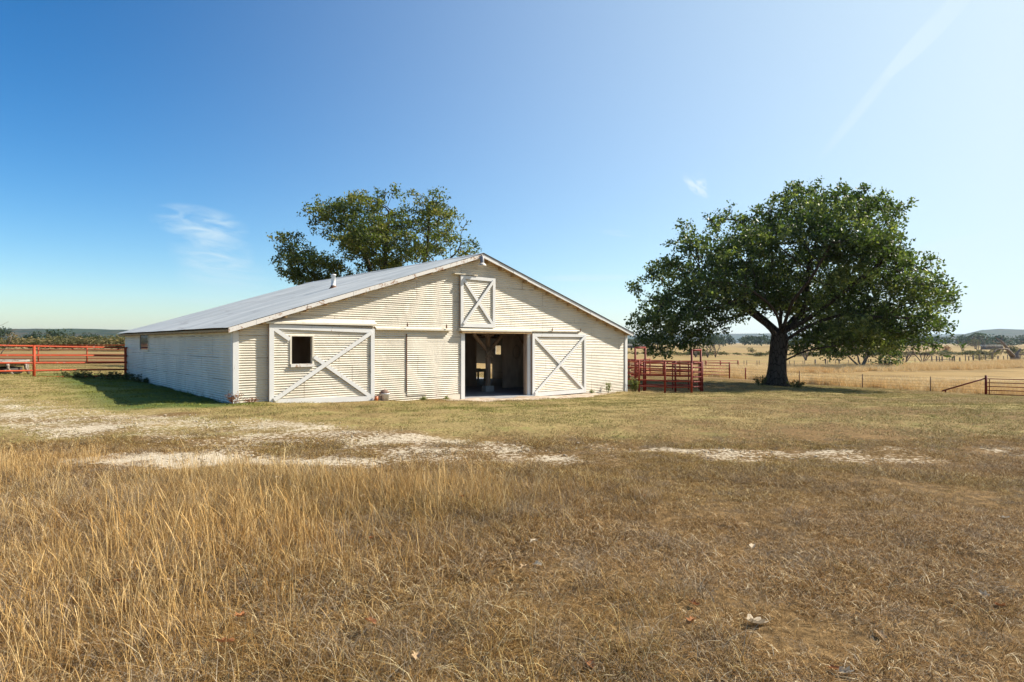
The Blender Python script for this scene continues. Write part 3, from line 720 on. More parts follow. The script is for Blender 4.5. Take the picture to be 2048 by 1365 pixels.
# ------------------------------------------------------------ pipe fences
def fence_rail_y(o, name, pts, r, mat): return MB().tube(pts, r, 8).build(name, mat, o, True)
def pipe_fence(label, pa, pb, posts, rails_a, rails_b, rp, rr, mat, ptop=.04, name='pipe_fence', cat='fence', group=None, pext=0):
    """pa, pb end points on the ground; posts fractions; rails_a/b heights at both ends"""
    o = empty(name, (pa.x, pa.y, pa.z)); tag(o, label, cat, group)
    for t in posts:
        q = pa.lerp(pb, t) - pa; h = rails_a[0] + (rails_b[0] - rails_a[0]) * t
        zg = tz1(q.x + pa.x, q.y + pa.y) - pa.z
        MB().tube([(q.x, q.y, zg - .25), (q.x, q.y, h + ptop)], rp, 10).build('post', mat, o, True)
    for ra, rb in zip(rails_a, rails_b):
        a = Vector((0, 0, ra)); b = (pb - pa); b.z = rb; N = 7
        MB().tube([a.lerp(b, i / N) + Vector((0, 0, .008 * math.sin(i * 2.2 + ra * 9))) for i in range(N + 1)], rr, 8).build('rail', mat, o, True)
    return o
# front left fence: heights worked out from pixel rows
D0, D1 = 23.2, 26.15
pa = at(-330, 752, 21.0); pb = at(272, 750.5, 27.6); 
def lin(ya, yb, D): return EY - (yb - HY) / F * D
xa, xb = (-330 - 1024) / F, (272 - 1024) / F
# fence line passes x=68 (D 24.3) and x=272 on the barn side wall (D 25.9); solve line in plan
q1 = at(68, 688.5, 24.3); q2 = at(251, 695.4, 27.2)
dirf = Vector((q2.x - q1.x, q2.y - q1.y, 0)); L_ = dirf.length; dirf.normalize()
za1 = [EY - (y - HY) / F * 24.3 for y in (688.5, 707, 722.5, 737.8, 751)]; za2 = [EY - (y - HY) / F * 27.2 for y in (695.4, 711.8, 725, 738.7, 750.7)]
ext = -13.5; e2 = L_ + .55
A = Vector((q1.x, q1.y, 0)) + dirf * ext; B = Vector((q1.x, q1.y, 0)) + dirf * e2
f1 = [a + (b - a) * ext / L_ for a, b in zip(za1, za2)]; f2 = [a + (b - a) * e2 / L_ for a, b in zip(za1, za2)]
f1 = [a + (za - a) * .6 for a, za in zip(f1, za1)]
T = e2 - ext
pipe_fence('bright orange-red pipe fence with five rails running into the barn side wall', A, B, [(-ext + L_ * k) / T for k in (-2.2, -1.1, 0, 1.0)], f1, f2, .052, .033, M['red'], ptop=.03)
A = at(-300, 691, 47); A.z = 0; B = at(330, 691, 47); B.z = 0
zr = [EY - (y - HY) / F * 47 for y in (691, 700, 709.5, 717, 724)]
pipe_fence('thinner orange-red rail fence standing in the grass farther back on the left', A, B, [(x - -300) / 630 for x in (-215, -118, -20, 76.6, 174, 272)], zr, zr, .05, .028, M['red'], ptop=.02)

# cattle corral on the right
DG = 28.7
def cor(px, dD=0): p = G(px, DG + dD); return p
def panel(label, px0, D0, px1, D1, h, nr, posts, mat, rp=.042, rr=.024, grp='red pipe panels of the cattle corral', name='corral_panel', rows=None):
    a = G(px0, D0); b = G(px1, D1); az_, bz_ = a.z, b.z; a0 = Vector((a.x, a.y, 0)); b0 = Vector((b.x, b.y, 0))
    hs_ = [h * (1 - .80 * i / (nr - 1)) for i in range(nr)] if rows is None else rows
    return pipe_fence(label, a0, b0, posts, [az_ + x for x in hs_], [bz_ + x for x in hs_], rp, rr, mat, ptop=.05, name=name, cat='corral panel', group=grp)
CRL = 'red pipe panels of the cattle corral'
panel('bright red front pipe panel of the corral alley beside the barn corner', 1250, 28.3, 1330, 28.6, 1.38, 5, [0, .35, 1], M['brickred'], .045, .027)
panel('red front pipe panel of the corral alley ending at the right-hand arch', 1331, 28.6, 1384, 28.9, 1.35, 5, [.98], M['brickred'], .05, .027)
panel('dark red rear pipe panel of the corral alley, behind the bright front rails', 1262, 29.3, 1402, 29.8, 1.40, 6, [0.06, .18, .63, 1], M['darkred'], .045, .027)
panel('short dark red end panel closing the corral alley at its right end', 1386, 28.9, 1404, 29.75, 1.40, 6, [1], M['darkred'], .06, .03)
panel('thin dark red gate panel leaning inside the corral near the right arch', 1345, 30.6, 1398, 31.6, 1.30, 6, [0, .6, 1], M['darkred'], .03, .022)
panel('red back fence of the corral pen, crossing behind the alley arches', 1180, 52, 1459, 53, 1.32, 5, [0, .2, .36, .52, .64, .8, 1], M['brickred'], .06, .03)
panel('long faded red side fence of the corral pen leading away from the barn', 1215, 33, 1300, 50, 1.3, 5, [0, .2, .4, .6, .8, 1], M['brickred'], .05, .028)
panel('far low red rail fence beyond the corral pen', 1150, 96, 1476, 98, 1.02, 3, [0, .22, .4, .6, .8, .89, 1], M['brickred'], .11, .04)
def arch(label, px0, D0, px1, D1, h):
    a = G(px0, D0); b = G(px1, D1); o = empty('alley_arch', a); tag(o, label, 'arch', 'tall square arches over the corral alley')
    d = b - a
    MB().tube([(0, 0, -.2), (0, 0, h)], .048, 10).build('leg', M['darkred'], o, True)
    MB().tube([(d.x, d.y, d.z - .2), (d.x, d.y, h)], .048, 10).build('leg', M['darkred'], o, True)
    MB().tube([(0, 0, h), (d.x, d.y, h)], .05, 10).build('crossbar', M['darkred'], o, True)
arch('tall square red pipe arch over the alley next to the barn corner', 1270.5, 29.0, 1290.5, 29.6, 2.02)
arch('tall square red pipe arch at the right end of the corral alley', 1383.5, 28.95, 1401.5, 29.65, 1.98)
mb = MB(); 
# right wire fence: T-posts, red end posts, wires
wf = empty('wire_fence', G(1491, 55)); tag(wf, 'wire fence on thin rusty posts running behind the big oak', 'fence')
wo_ = wf.location.copy()
FP = [(1459, 53), (1491, 55), (1599, 52), (1725, 47), (1861, 44.5), (1972, 43)]
tops = []
for i, (px, D) in enumerate(FP):
    g = G(px, D) - wo_; h = 1.05
    if 0 < i < 5: MB().tube([(g.x, g.y, g.z - .2), (g.x, g.y, g.z + h)], .055 if i == 1 else .032, 6).build('post', M['brickred'] if i == 1 else M['rust'], wf, True)
    tops.append(g)
for hh in (.95, .72, .5, .3):
    MB().tube([t + Vector((0, 0, hh)) for t in tops], .006, 4).build('wire', M['rust'], wf)
# red brace post and pipe gate at far right
g0 = G(1972, 43); o = empty('brace_post', g0); tag(o, 'dark red pipe gatepost with a long slanting brace at the right edge', 'gatepost')
MB().tube([(0, 0, -.3), (0, 0, 1.34)], .075, 12).build('post', M['darkred'], o, True)
b = G(1884, 44.2) - g0; MB().tube([(0, -.02, 1.15), (b.x, b.y, b.z + .08)], .05, 10).build('brace', M['darkred'], o, True)
c = b * .92; MB().tube([(c.x, c.y, c.z - .1), (c.x, c.y, c.z + .16)], .045, 8).build('foot', M['darkred'], o, True)
ga = G(1975, 43); gb = G(2170, 41.5); o = empty('pipe_gate', ga); tag(o, 'thin dark red pipe gate with five rails running out of the right edge', 'gate')
for hh in (1.10, .83, .57, .31, .03):
    MB().tube([(0, 0, hh), (gb.x - ga.x, gb.y - ga.y, gb.z - ga.z + hh)], .028, 8).build('rail', M['darkred'], o, True)
for t in (.02, .98):
    q = (gb - ga) * t; MB().tube([(q.x, q.y, q.z), (q.x, q.y, q.z + 1.12)], .028, 8).build('upright', M['darkred'], o, True)
# far post-and-wire fence across the pasture
ff = empty('post_and_wire_fence', G(1476, 98)); tag(ff, 'distant post and wire fence crossing the pasture behind the oak', 'fence')
fo = ff.location.copy(); pr = []
for k, px in enumerate([1488, 1493.5, 1514, 1518.5, 1540, 1560, 1579, 1588.5, 1606, 1609.5, 1630.5, 1651, 1655.5, 1671, 1678.5, 1697, 1716, 1737, 1760, 1780, 1797, 1813, 1830]):
    D = 98 + .02 * (px - 1476) + (3 if k % 4 == 1 else 0); g = G(px, D) - fo
    big = px in (1630.5, 1651, 1678.5, 1813, 1780)
    MB().tube([(g.x, g.y, g.z - .2), (g.x, g.y, g.z + (1.25 if big else 1.05))], .11 if big else .05, 6).build('post', M['greywood'], ff, True); pr.append(g)
for hh in (.95, .6): MB().tube([t + Vector((0, 0, hh)) for t in pr], .012, 3).build('wire', M['rust'], ff)
# ramshackle wooden pens further right
wpn = empty('stockade_fence', G(1864, 108)); tag(wpn, 'ramshackle grey wooden post fence left of the dead tree', 'fence'); fo = wpn.location.copy(); r = random.Random(9); prev = None
for k, px in enumerate([1848, 1864.5, 1874, 1879.5, 1884.5, 1900, 1904, 1909, 1920, 1931, 1938, 1947, 1959, 1972, 1985, 1996, 2008, 2016, 2026, 2040, 2056, 2075]):
    D = 108 + (px - 1860) * .06; g = G(px, D) - fo; h = r.uniform(.8, 1.35)
    MB().tube([(g.x, g.y, g.z - .2), (g.x + r.uniform(-.1, .1), g.y, g.z + h)], r.uniform(.07, .13), 6).build('post', M['greywood'], wpn, True)
    if prev is not None and k < 8:
        for hh in (.35, .65): MB().tube([prev + Vector((0, 0, hh)), g + Vector((0, 0, hh - .05))], .05, 5).build('rail', M['greywood'], wpn)
    prev = g

# stock feeder at far left
p = at(-14, 757, 25.6); p.z = tz1(p.x, p.y)
o = empty('stock_trough', p); tag(o, 'round pale stock trough with curved legs behind the left fence', 'trough')
MB().lathe([(1.12, .44), (1.20, .45), (1.22, .50), (1.18, .54), (1.10, .53), (1.04, .30), (0, .28)], (0, 0, 0), 40).build('basin', M['trough'], o, True)
MB().lathe([(0, .47), (1.08, .47)], (0, 0, 0), 32).build('water', M['water'], o)
for k in range(9):
    a = k * 2 * math.pi / 9 + .2; ca, sa = math.cos(a), math.sin(a)
    MB().tube([(1.16 * ca, 1.16 * sa, .46), (1.16 * ca + .05 * -sa, 1.16 * sa + .05 * ca, .2), (1.22 * ca + .16 * -sa, 1.22 * sa + .16 * ca, -.04)], [.07, .05, .06], 6).build('leg', M['trough'], o, True)
MB().lathe([(.72, -.02), (.95, .0), (.95, .24), (.72, .26)], (0, 0, 0), 28).build('base_ring', M['rubber'], o, True)

# ------------------------------------------------------------ trees
def inpoly(x, y, P):
    c = np.zeros(len(x), bool); n = len(P); j = n - 1
    for i in range(n):
        xi, yi = P[i]; xj, yj = P[j]
        t = ((yi > y) != (yj > y)) & (x < (xj - xi) * (y - yi) / (yj - yi + 1e-9) + xi); c ^= t; j = i
    return c
def polydist(x, y, P):
    d = np.full(len(x), 1e9); n = len(P)
    for i in range(n):
        x0, y0 = P[i]; x1, y1 = P[(i + 1) % n]; dx, dy = x1 - x0, y1 - y0
        t = np.clip(((x - x0) * dx + (y - y0) * dy) / (dx * dx + dy * dy + 1e-9), 0, 1)
        d = np.minimum(d, np.hypot(x - x0 - t * dx, y - y0 - t * dy))
    return d
def crown_points(poly, n, rnd, Rr, shell=.5, gap=.0, gs=.9, seed=1, flat=1.0, pads=0, prad=1.2):
    """points in a rounded crown whose side view is poly (metres in x,z); y depth from distance to the outline"""
    P = np.array(poly); lo, hi = P.min(0), P.max(0); out = []
    while sum(len(o) for o in out) < n:
        x = rnd.uniform(lo[0], hi[0], 6000); z = rnd.uniform(lo[1], hi[1], 6000)
        k = inpoly(x, z, poly); x, z = x[k], z[k]; d = np.minimum(polydist(x, z, poly), Rr)
        half = Rr * flat * (d / Rr) ** .72
        keep = rnd.uniform(0, 1, len(x)) < (half + 1.3) / (Rr * flat + 1.3); x, z, half = x[keep], z[keep], half[keep]
        u = rnd.uniform(-1, 1, len(x)); u = np.sign(u) * np.abs(u) ** shell; y = u * half
        g = fbm(x + y * .6, z - y * .5, gs, seed, 3)
        k = g > gap + rnd.normal(0, .15, len(x)); out.append(np.stack([x[k], y[k], z[k]], 1))
    body = np.concatenate(out)[:n]
    if pads:                                     # foliage gathers in flattened pads with gaps between
        kc = body[rnd.integers(0, n, pads)]; kk = rnd.integers(0, pads, int(n * .80)); pr = rnd.uniform(.55, 1.25, pads) * prad
        v = rnd.normal(0, 1, (len(kk), 3)); v /= np.linalg.norm(v, axis=1)[:, None]; v *= rnd.uniform(.25, 1, len(kk))[:, None] ** .5
        q_ = kc[kk] + v * pr[kk][:, None] * np.array([1.25, 1.25, .62]); q_ = q_[inpoly(q_[:, 0], q_[:, 2], poly)]
        body = np.concatenate([body[:int(n * .16)], q_])
    # sprays that carry the outline: points just inside it
    seg = np.array([np.hypot(*(P[(i + 1) % len(P)] - P[i])) for i in range(len(P))]); k = rnd.choice(len(P), int(seg.sum() * 5), p=seg / seg.sum()); f = rnd.uniform(0, 1, len(k))[:, None]
    e = P[k] * (1 - f) + P[(k + 1) % len(P)] * f; c = P.mean(0); e = e + rnd.normal(0, .22, e.shape)
    d = polydist(e[:, 0], e[:, 1], poly); q = inpoly(e[:, 0], e[:, 1], poly) | (d < .12); e = e[q]
    g = fbm(e[:, 0], e[:, 1], 1.3, seed + 5, 2) > -.45; e = e[g]
    return np.concatenate([body, np.stack([e[:, 0], rnd.normal(0, .9, len(e)), e[:, 1]], 1)])
def grow(seeds, att, step=.4, infl=3.5, kill=.55, iters=90):
    """seeds: list of polylines of (x,y,z) given as (parent index path). space colonisation"""
    P = []; par = []; first_end = None
    for line, root in seeds:
        prev = root if root is None or root >= 0 else first_end + 1 + root
        for i, p in enumerate(line):
            p = np.array(p, float)
            if prev is None: P.append(p); par.append(-1); prev = 0; continue
            q = P[prev]; n = max(1, int(np.linalg.norm(p - q) / step))
            for k in range(1, n + 1):
                P.append(q + (p - q) * k / n); par.append(prev); prev = len(P) - 1
        if first_end is None: first_end = len(P) - 1
    P = np.array(P); par = list(par); A = att.copy(); r = np.random.default_rng(3)
    near = np.full(len(A), 1e9); ni = np.zeros(len(A), int)
    def upd(new0):
        for i in range(new0, len(P), 300):
            d = np.linalg.norm(A[:, None] - P[None, i:i + 300], axis=2); j = d.argmin(1); dm = d[np.arange(len(A)), j]
            k = dm < near; near[k] = dm[k]; ni[k] = j[k] + i
    upd(0)
    for it in range(iters):
        if len(A) == 0: break
        act = near < (infl if it > 12 else infl * 3)
        if not act.any(): break
        idx = ni[act]; dirv = A[act] - P[idx]; dirv /= np.linalg.norm(dirv, axis=1)[:, None] + 1e-9
        un = np.unique(idx); newp = []; newpar = []
        for u in un:
            d = dirv[idx == u].mean(0) + r.normal(0, .16, 3)
            L = np.linalg.norm(d)
            if L < .12: continue
            newp.append(P[u] + d / L * step); newpar.append(u)
        if not newp: break
        n0 = len(P); P = np.concatenate([P, np.array(newp)]); par += [int(a) for a in newpar]
        upd(n0)
        k = near > kill; A = A[k]; near = near[k]; ni = ni[k]
    return P, np.array(par)
def branch_mesh(name, P, par, mat, parent, tip=.012, expo=2.2, rmin=0, kbig=12, trunk_r=None):
    n = len(P); ch = [[] for _ in range(n)]
    for i in range(n):
        if par[i] >= 0: ch[par[i]].append(i)
    rad = np.zeros(n)
    order = list(range(n)); depth = np.zeros(n, int)
    acc = np.zeros(n)
    for i in reversed(order):
        acc[i] = max(acc[i], 0) + (tip ** expo if not ch[i] else 0) + .00002 * tip
        if par[i] >= 0: acc[par[i]] += acc[i]
    rad = acc ** (1 / expo)
    if trunk_r: 
        s_ = trunk_r / rad[0]; w_ = np.clip((rad / rad[0]), 0, 1) ** .9; rad = rad * (1 + (s_ - 1) * w_)
    mb = MB(); done = set()
    stack = [(0, None)]
    while stack:
        i, frm = stack.pop(); pts = []; rr = []
        if frm is not None: pts.append(P[frm]); rr.append(min(rad[frm], rad[i] * 1.25))
        j = i
        while True:
            pts.append(P[j]); rr.append(rad[j])
            if not ch[j]: break
            c = sorted(ch[j], key=lambda q: -rad[q])
            for q in c[1:]: stack.append((q, j))
            j = c[0]
        if len(pts) > 1 and max(rr) > rmin:
            # smooth
            A = np.array(pts)
            if len(A) > 4:
                for _ in range(2): A[1:-1] = A[1:-1] * .5 + (A[:-2] + A[2:]) * .25
            k = kbig if max(rr) > .15 else (6 if max(rr) > .04 else 4)
            mb.tube([Vector(a) for a in A], [float(x) for x in rr], k, False)
    return mb.build(name, mat, parent, True), rad
def leaves(name, C, per, spread, size, mat, parent, rnd, up=.35, tone=None):
    C = np.asarray(C)
    if tone is None and len(C) > 1500: tone = np.clip(.42 + .5 * fbm(C[:, 0] + C[:, 1] * .7, C[:, 2] * 1.2 - C[:, 1] * .6, 1.6, 71, 3) + rnd.normal(0, .12, len(C)), 0, 1)
    n = len(C) * per
    c = np.repeat(C, per, 0); off = rnd.normal(0, 1, (n, 3)); off /= np.linalg.norm(off, axis=1)[:, None]; off *= (rnd.uniform(0, 1, n) ** .6 * spread)[:, None]
    off[:, 2] *= .75; c = c + off
    d = rnd.normal(0, 1, (n, 3)) + off / spread * .6; d /= np.linalg.norm(d, axis=1)[:, None]
    nn = rnd.normal(0, 1, (n, 3)); nn[:, 2] += up; w = np.cross(d, nn); w /= np.linalg.norm(w, axis=1)[:, None] + 1e-9
    nrm = np.cross(w, d)
    s = size * rnd.uniform(.6, 1.35, n)[:, None]
    V = np.stack([c, c + d * s * .5 + w * s * .27 - nrm * s * .05, c + d * s, c + d * s * .45 - w * s * .27 - nrm * s * .05], 1).reshape(-1, 3)
    Fq = np.arange(n * 4).reshape(-1, 4)
    t = np.repeat(rnd.uniform(0, 1, len(C)), per) * .35 + rnd.uniform(0, 1, n) ** 1.5 * .65 if tone is None else np.repeat(tone, per) * .6 + rnd.uniform(0, 1, n) * .4
    me = npmesh(name, V, Fq, {'tone': np.repeat(t, 4)})
    return link(name, me, mat, parent)

def topoly(P, D, x0, zb): return [((x - x0) / F * D, (HY - y) / F * D + EY - zb) for x, y in P]

# --- the big live oak
OD = 38.0; base = G(1553, OD)
OP = [(1255, 566), (1290, 545), (1305, 520), (1348, 506), (1338, 490), (1366, 470), (1352, 443), (1385, 438), (1432, 447), (1455, 400), (1474, 432), (1508, 432), (1502, 415), (1540, 402), (1560, 383), (1608, 362), (1650, 380), (1690, 383), (1722, 400), (1776, 420), (1772, 450), (1742, 474), (1780, 470), (1788, 500), (1830, 518), (1834, 560), (1832, 588), (1868, 572), (1888, 598), (1910, 628), (1895, 655), (1882, 650), (1878, 690), (1892, 712), (1850, 690), (1800, 712), (1760, 700), (1700, 712), (1655, 722), (1640, 700), (1606, 706), (1584, 668), (1600, 640), (1560, 612), (1530, 622), (1480, 628), (1455, 668), (1420, 672), (1398, 702), (1350, 690), (1330, 716), (1300, 706), (1276, 690), (1262, 640), (1275, 608)]
poly = topoly(OP, OD, 1553, base.z)
oak = empty('live_oak', base); tag(oak, 'huge spreading live oak with a thick dark trunk beside the red corral', 'tree')
rnd = np.random.default_rng(21)
att = crown_points(poly, 6600, rnd, 6.0, .50, -.5, .8, 5, 1.5, 165, 1.45)
def op(px, py, y=0): return ((px - 1553) / F * OD, y, (HY - py) / F * OD + EY - base.z)
seeds = [([(0, 0, -.2), op(1554, 745), op(1557, 712), op(1561, 690), op(1562, 668)], None)]
lines = [([(0, 0, -.2), op(1554, 745), op(1557, 712), op(1561, 690), op(1562, 668)], None)]
n0 = -1
lines += [([op(1540, 655, -.2), op(1515, 643, -.5), op(1490, 626, -.9), op(1465, 615, -1.2), op(1430, 600, -1.4), op(1390, 590, -1)], -2),
          ([op(1562, 640, .2), op(1567, 610, .1), op(1560, 580, .3), op(1548, 540, .2), op(1545, 490, 0)], n0),
          ([op(1583, 655, -.1), op(1600, 630, -.3), op(1612, 595, -.3), op(1614, 560, .2), op(1630, 510, .3), op(1640, 460, 0)], n0),
          ([op(1590, 650, 1), op(1625, 625, 2), op(1670, 610, 2.8), op(1730, 590, 3)], n0),
          ([op(1580, 668, -.6), op(1605, 648, -1.5), op(1650, 630, -2.5), op(1700, 640, -3.2)], -2),
          ([op(1548, 640, 1.2), op(1530, 610, 2.5), op(1495, 570, 3.5), op(1450, 540, 4)], n0),
          ([op(1555, 640, -1.2), op(1545, 610, -2.6), op(1560, 570, -4.0), op(1580, 520, -4.6)], n0),
          ([op(1535, 640, -1.6), op(1500, 615, -3.0), op(1450, 590, -4)], n0),
          ([op(1600, 640, -1.0), op(1650, 590, -2.2), op(1700, 545, -2.8), op(1740, 510, -2.5)], n0),
          ([op(1600, 700, -.8), op(1625, 695, -1.4), op(1645, 690, -2)], -4)]
P_, par_ = grow(lines, att, .42, 3.2, .62)
# flare the base: handled with a lathed trunk collar in the same mesh
tr, rad = branch_mesh('trunk', P_, par_, M['oakbark'], oak, .014, 2.3, trunk_r=.47)
mb = MB(); k = 28; rows = []
for z, rr in ((-.45, 1.35), (-.1, 1.12), (.10, .98), (.35, .86), (.7, .76), (1.2, .70), (1.8, .66), (2.4, .62), (2.75, .60), (3.2, .58)):
    for j in range(k):
        a = 2 * math.pi * j / k; lob = 1 + (.10 * math.sin(a * 5 + 1) + .06 * math.sin(a * 9 + 2 + z)) * max(.35, 1.2 - z) + (.10 * math.exp(-((a - 3.1) ** 2) * 3) * math.exp(-((z - 2.3) ** 2) * 2))
        mb.v.append((rr * .73 * lob * math.cos(a) + .05 * z, rr * .73 * lob * math.sin(a), z))
nr = 10
for i in range(nr - 1):
    for j in range(k): mb.f.append((i * k + j, i * k + (j + 1) % k, (i + 1) * k + (j + 1) % k, (i + 1) * k + j))
mb.build('root_flare', M['oakbark'], tr, True)
thin = P_[(rad < .045)]
sel = thin[rnd.random(len(thin)) < .60]
LC = np.concatenate([att[rnd.random(len(att)) < .86], sel])
leaves('crown', LC, 14, .31, .20, M['oakleaf'], oak, rnd)

# --- oak behind the barn
BD = 47.0; bb = G(762, BD)
z8 = [(150, 600), (200, 520), (300, 480), (375, 510), (405, 575), (460, 590), (560, 560), (585, 520), (520, 480), (450, 500), (470, 430), (380, 370), (460, 250), (540, 180), (640, 190), (760, 200), (840, 150), (900, 130), (990, 105), (1060, 150), (1110, 95), (1210, 95), (1280, 190), (1290, 290), (1330, 330), (1340, 220), (1370, 150), (1440, 125), (1520, 160), (1590, 210), (1570, 280), (1640, 310), (1740, 350), (1770, 430), (1800, 540), (1880, 590), (1890, 630), (1820, 690), (1700, 820), (1300, 900), (800, 1020), (420, 1080), (230, 930), (200, 870), (150, 770)]
bp = [(520 + x / 4.267, 350 + y / 4.267) for x, y in z8]
poly = topoly(bp, BD, 762, bb.z)
t2 = empty('oak_tree', bb); tag(t2, 'olive-green oak with an uneven crown rising behind the barn roof', 'tree')
rnd = np.random.default_rng(33)
att = crown_points(poly, 3300, rnd, 3.6, .55, -.5, .8, 9, 1.3, 95, 1.15)
def bp_(px, py, y=0): return ((px - 762) / F * BD, y, (HY - py) / F * BD + EY - bb.z)
lines = [([(0, 0, -.2), bp_(762, 650), bp_(765, 620)], None)]
n0 = -1
lines += [([bp_(752, 580, .3), bp_(738, 540, .5), bp_(725, 500, .3), bp_(700, 460, 0), bp_(670, 440, 0)], n0), ([bp_(770, 570, -.4), bp_(772, 520, -.5), bp_(775, 470, 0), bp_(780, 420, 0)], n0),
          ([bp_(800, 590, 0), bp_(840, 545, .4), bp_(853, 500, .5), bp_(856, 460, .3), bp_(858, 410, .2)], n0), ([bp_(720, 610, -.5), bp_(670, 580, -.6), bp_(620, 545, -.5), bp_(590, 510, 0)], n0),
          ([bp_(850, 580, -.6), bp_(890, 530, -.5), bp_(920, 500, 0)], n0)]
P_, par_ = grow(lines, att, .45, 3.0, .62)
tr, rad = branch_mesh('trunk', P_, par_, M['oakbark'], t2, .014, 2.3, trunk_r=.42)
thin = P_[rad < .04]; LC = np.concatenate([att[rnd.random(len(att)) < .8], thin[rnd.random(len(thin)) < .5]])
leaves('crown', LC, 13, .32, .20, M['oakleaf2'], t2, rnd)

# --- multi-stemmed tree in the pasture
MD = 84.0; mb_ = G(1722, MD)
mp_ = [(1640, 700), (1632, 660), (1650, 630), (1690, 612), (1740, 612), (1800, 630), (1812, 660), (1800, 690), (1795, 728), (1770, 735), (1755, 712), (1700, 705), (1680, 712), (1655, 722)]
poly = topoly(mp_, MD, 1722, mb_.z)
t3 = empty('mesquite_tree', mb_); tag(t3, 'multi-stemmed tree growing in the golden pasture behind the right side of the big oak', 'tree')
rnd = np.random.default_rng(44); att = crown_points(poly, 700, rnd, 4.0, .65, -.2, .6, 12, 1.1)
def mp2(px, py, y=0): return ((px - 1722) / F * MD, y, (HY - py) / F * MD + EY - mb_.z)
lines = [([(0, 0, -.2), (0, 0, .25)], None)]; n0 = -1
for a_, b_, y in ((1706, 1690, .3), (1714, 1706, -.4), (1720, 1718, .4), (1727, 1730, -.3), (1734, 1745, .2)):
    lines.append(([mp2(a_, 722, y), mp2(b_, 700, y * 2), mp2(b_ + (b_ - 1720) * .4, 675, y * 3)], n0))
P_, par_ = grow(lines, att, .8, 6, 1.1)
tr, rad = branch_mesh('trunk', P_, par_, M['palebark'], t3, .035, 2.2, kbig=8)
leaves('crown', np.concatenate([att, P_[rad < .08]]), 9, .75, .34, M['oakleaf'], t3, rnd)

# --- bare shrubs and the dead tree
def bare(name, label, cat, px, D, h, w, seed, mat, stems=4, natt=160, lean=0, group=None, leaf=None, tip=.02):
    g = G(px, D); o = empty(name, g); tag(o, label, cat, group); r = np.random.default_rng(seed)
    att = np.stack([r.uniform(-w / 2, w / 2, natt) + lean * .3, r.uniform(-w / 2.4, w / 2.4, natt), h * r.uniform(.3, 1, natt) ** .8], 1)
    att = att[(att[:, 0] / (w / 2)) ** 2 + (att[:, 1] / (w / 2)) ** 2 < 1.05 * (1 - ((att[:, 2] / h) - .6) ** 2 * 1.2)]
    lines = [([(0, 0, -.15), (0, 0, .12)], None)]; n0 = -1; st = h / 9
    for k in range(stems):
        a = 2 * math.pi * k / stems + r.uniform(0, 1); lines.append(([(math.cos(a) * w * .08, math.sin(a) * w * .08, h * .2), (math.cos(a) * w * .2 + lean * .2, math.sin(a) * w * .2, h * .42)], n0))
    P, par = grow(lines, att, st, h * .8, st * 1.1)
    t, rad = branch_mesh('branches', P, par, mat, o, tip, 2.3, kbig=6)
    if leaf: leaves('leaves', P[rad < tip * 2.5], 6, st * .9, .12 * h / 2, leaf, o, r)
    return o
BS = 'leafless grey shrubs dotted over the pasture'
for i, (px, D, h, w, lb) in enumerate([(1846, 100, 3.6, 4.6, 'leafless grey shrub at the left end of the ramshackle post fence'), (1810, 105, 3.0, 3.4, 'leafless shrub under the right tip of the oak crown'),
        (1415, 215, 4.6, 4, 'thin bare bush in the field, the left of a pair seen past the red arch'), (1431, 215, 5.0, 4.4, 'thin bare bush in the field, the right of a pair seen past the red arch'),
        (1391, 215, 4.6, 4.6, 'dark bare bush framed inside the right-hand red arch'), (1330, 220, 3.6, 5, 'low dark bush in the field beyond the corral'),
        (1611, 150, 3.8, 4, 'small bare bush in the pasture just right of the oak trunk'), (1958, 290, 9, 9, 'pale bare tree far off left of the dead tree'), (1925, 420, 8, 10, 'faint bare bush on the far field edge below the hill')]):
    bare('bare_shrub', lb, 'shrub', px, D, h, w, 60 + i, M['greywood'], 5, 170, group=BS, tip=.028 if D < 150 else .05)
# dead tree
dg = G(2030, 104); dt = empty('dead_tree', dg); tag(dt, 'fallen-looking dead grey tree with bare crooked limbs at the right edge', 'tree')
def dp(zx, zy, y=0):
    px = 1840 + zx / 8.03; py = 640 + zy / 8.03; q = at(px, py, 104) - dg; return Vector((q.x, y, q.z))
mb = MB()
mb.tube([dp(1530, 690), dp(1520, 640), dp(1490, 590), dp(1430, 520), (dp(1400, 450)), dp(1340, 385), dp(1290, 330), dp(1210, 285)], [.75, .62, .42, .3, .24, .2, .12, .06], 8)
mb.tube([dp(1530, 670), dp(1545, 590), dp(1560, 545), dp(1610, 480), dp(1620, 455)], [.6, .5, .25, .16, .06], 7)
mb.tube([dp(1480, 585, -.3), dp(1400, 530, -.8), dp(1310, 475, -1.2), dp(1240, 465, -1.6), dp(1150, 468, -1.8), dp(1060, 480, -2), dp(1000, 565, -2.2)], [.3, .24, .2, .15, .12, .09, .03], 6)
mb.tube([dp(1070, 480, -2), dp(1040, 520, -2.1), dp(960, 530, -2.2), dp(915, 560, -2.4)], [.1, .08, .05, .02], 5)
mb.tube([dp(1220, 470, -1.6), dp(1205, 530, -1.4), dp(1190, 570, -1.4)], [.09, .06, .02], 5)
mb.tube([dp(1430, 520), dp(1410, 440, .4), dp(1405, 380, .6), dp(1385, 330, .8)], [.18, .1, .06, .02], 5)
mb.tube([dp(1340, 385), dp(1250, 370, .3), dp(1190, 340, .5)], [.12, .06, .02], 5)
mb.tube([dp(1540, 610), dp(1600, 610, .5), dp(1660, 650, 1)], [.3, .22, .14], 6)
mb.tube([dp(1300, 335), dp(1320, 290), dp(1290, 250)], [.09, .05, .02], 5); mb.tube([dp(1560, 545), dp(1640, 560), dp(1700, 540)], [.12, .08, .03], 5)
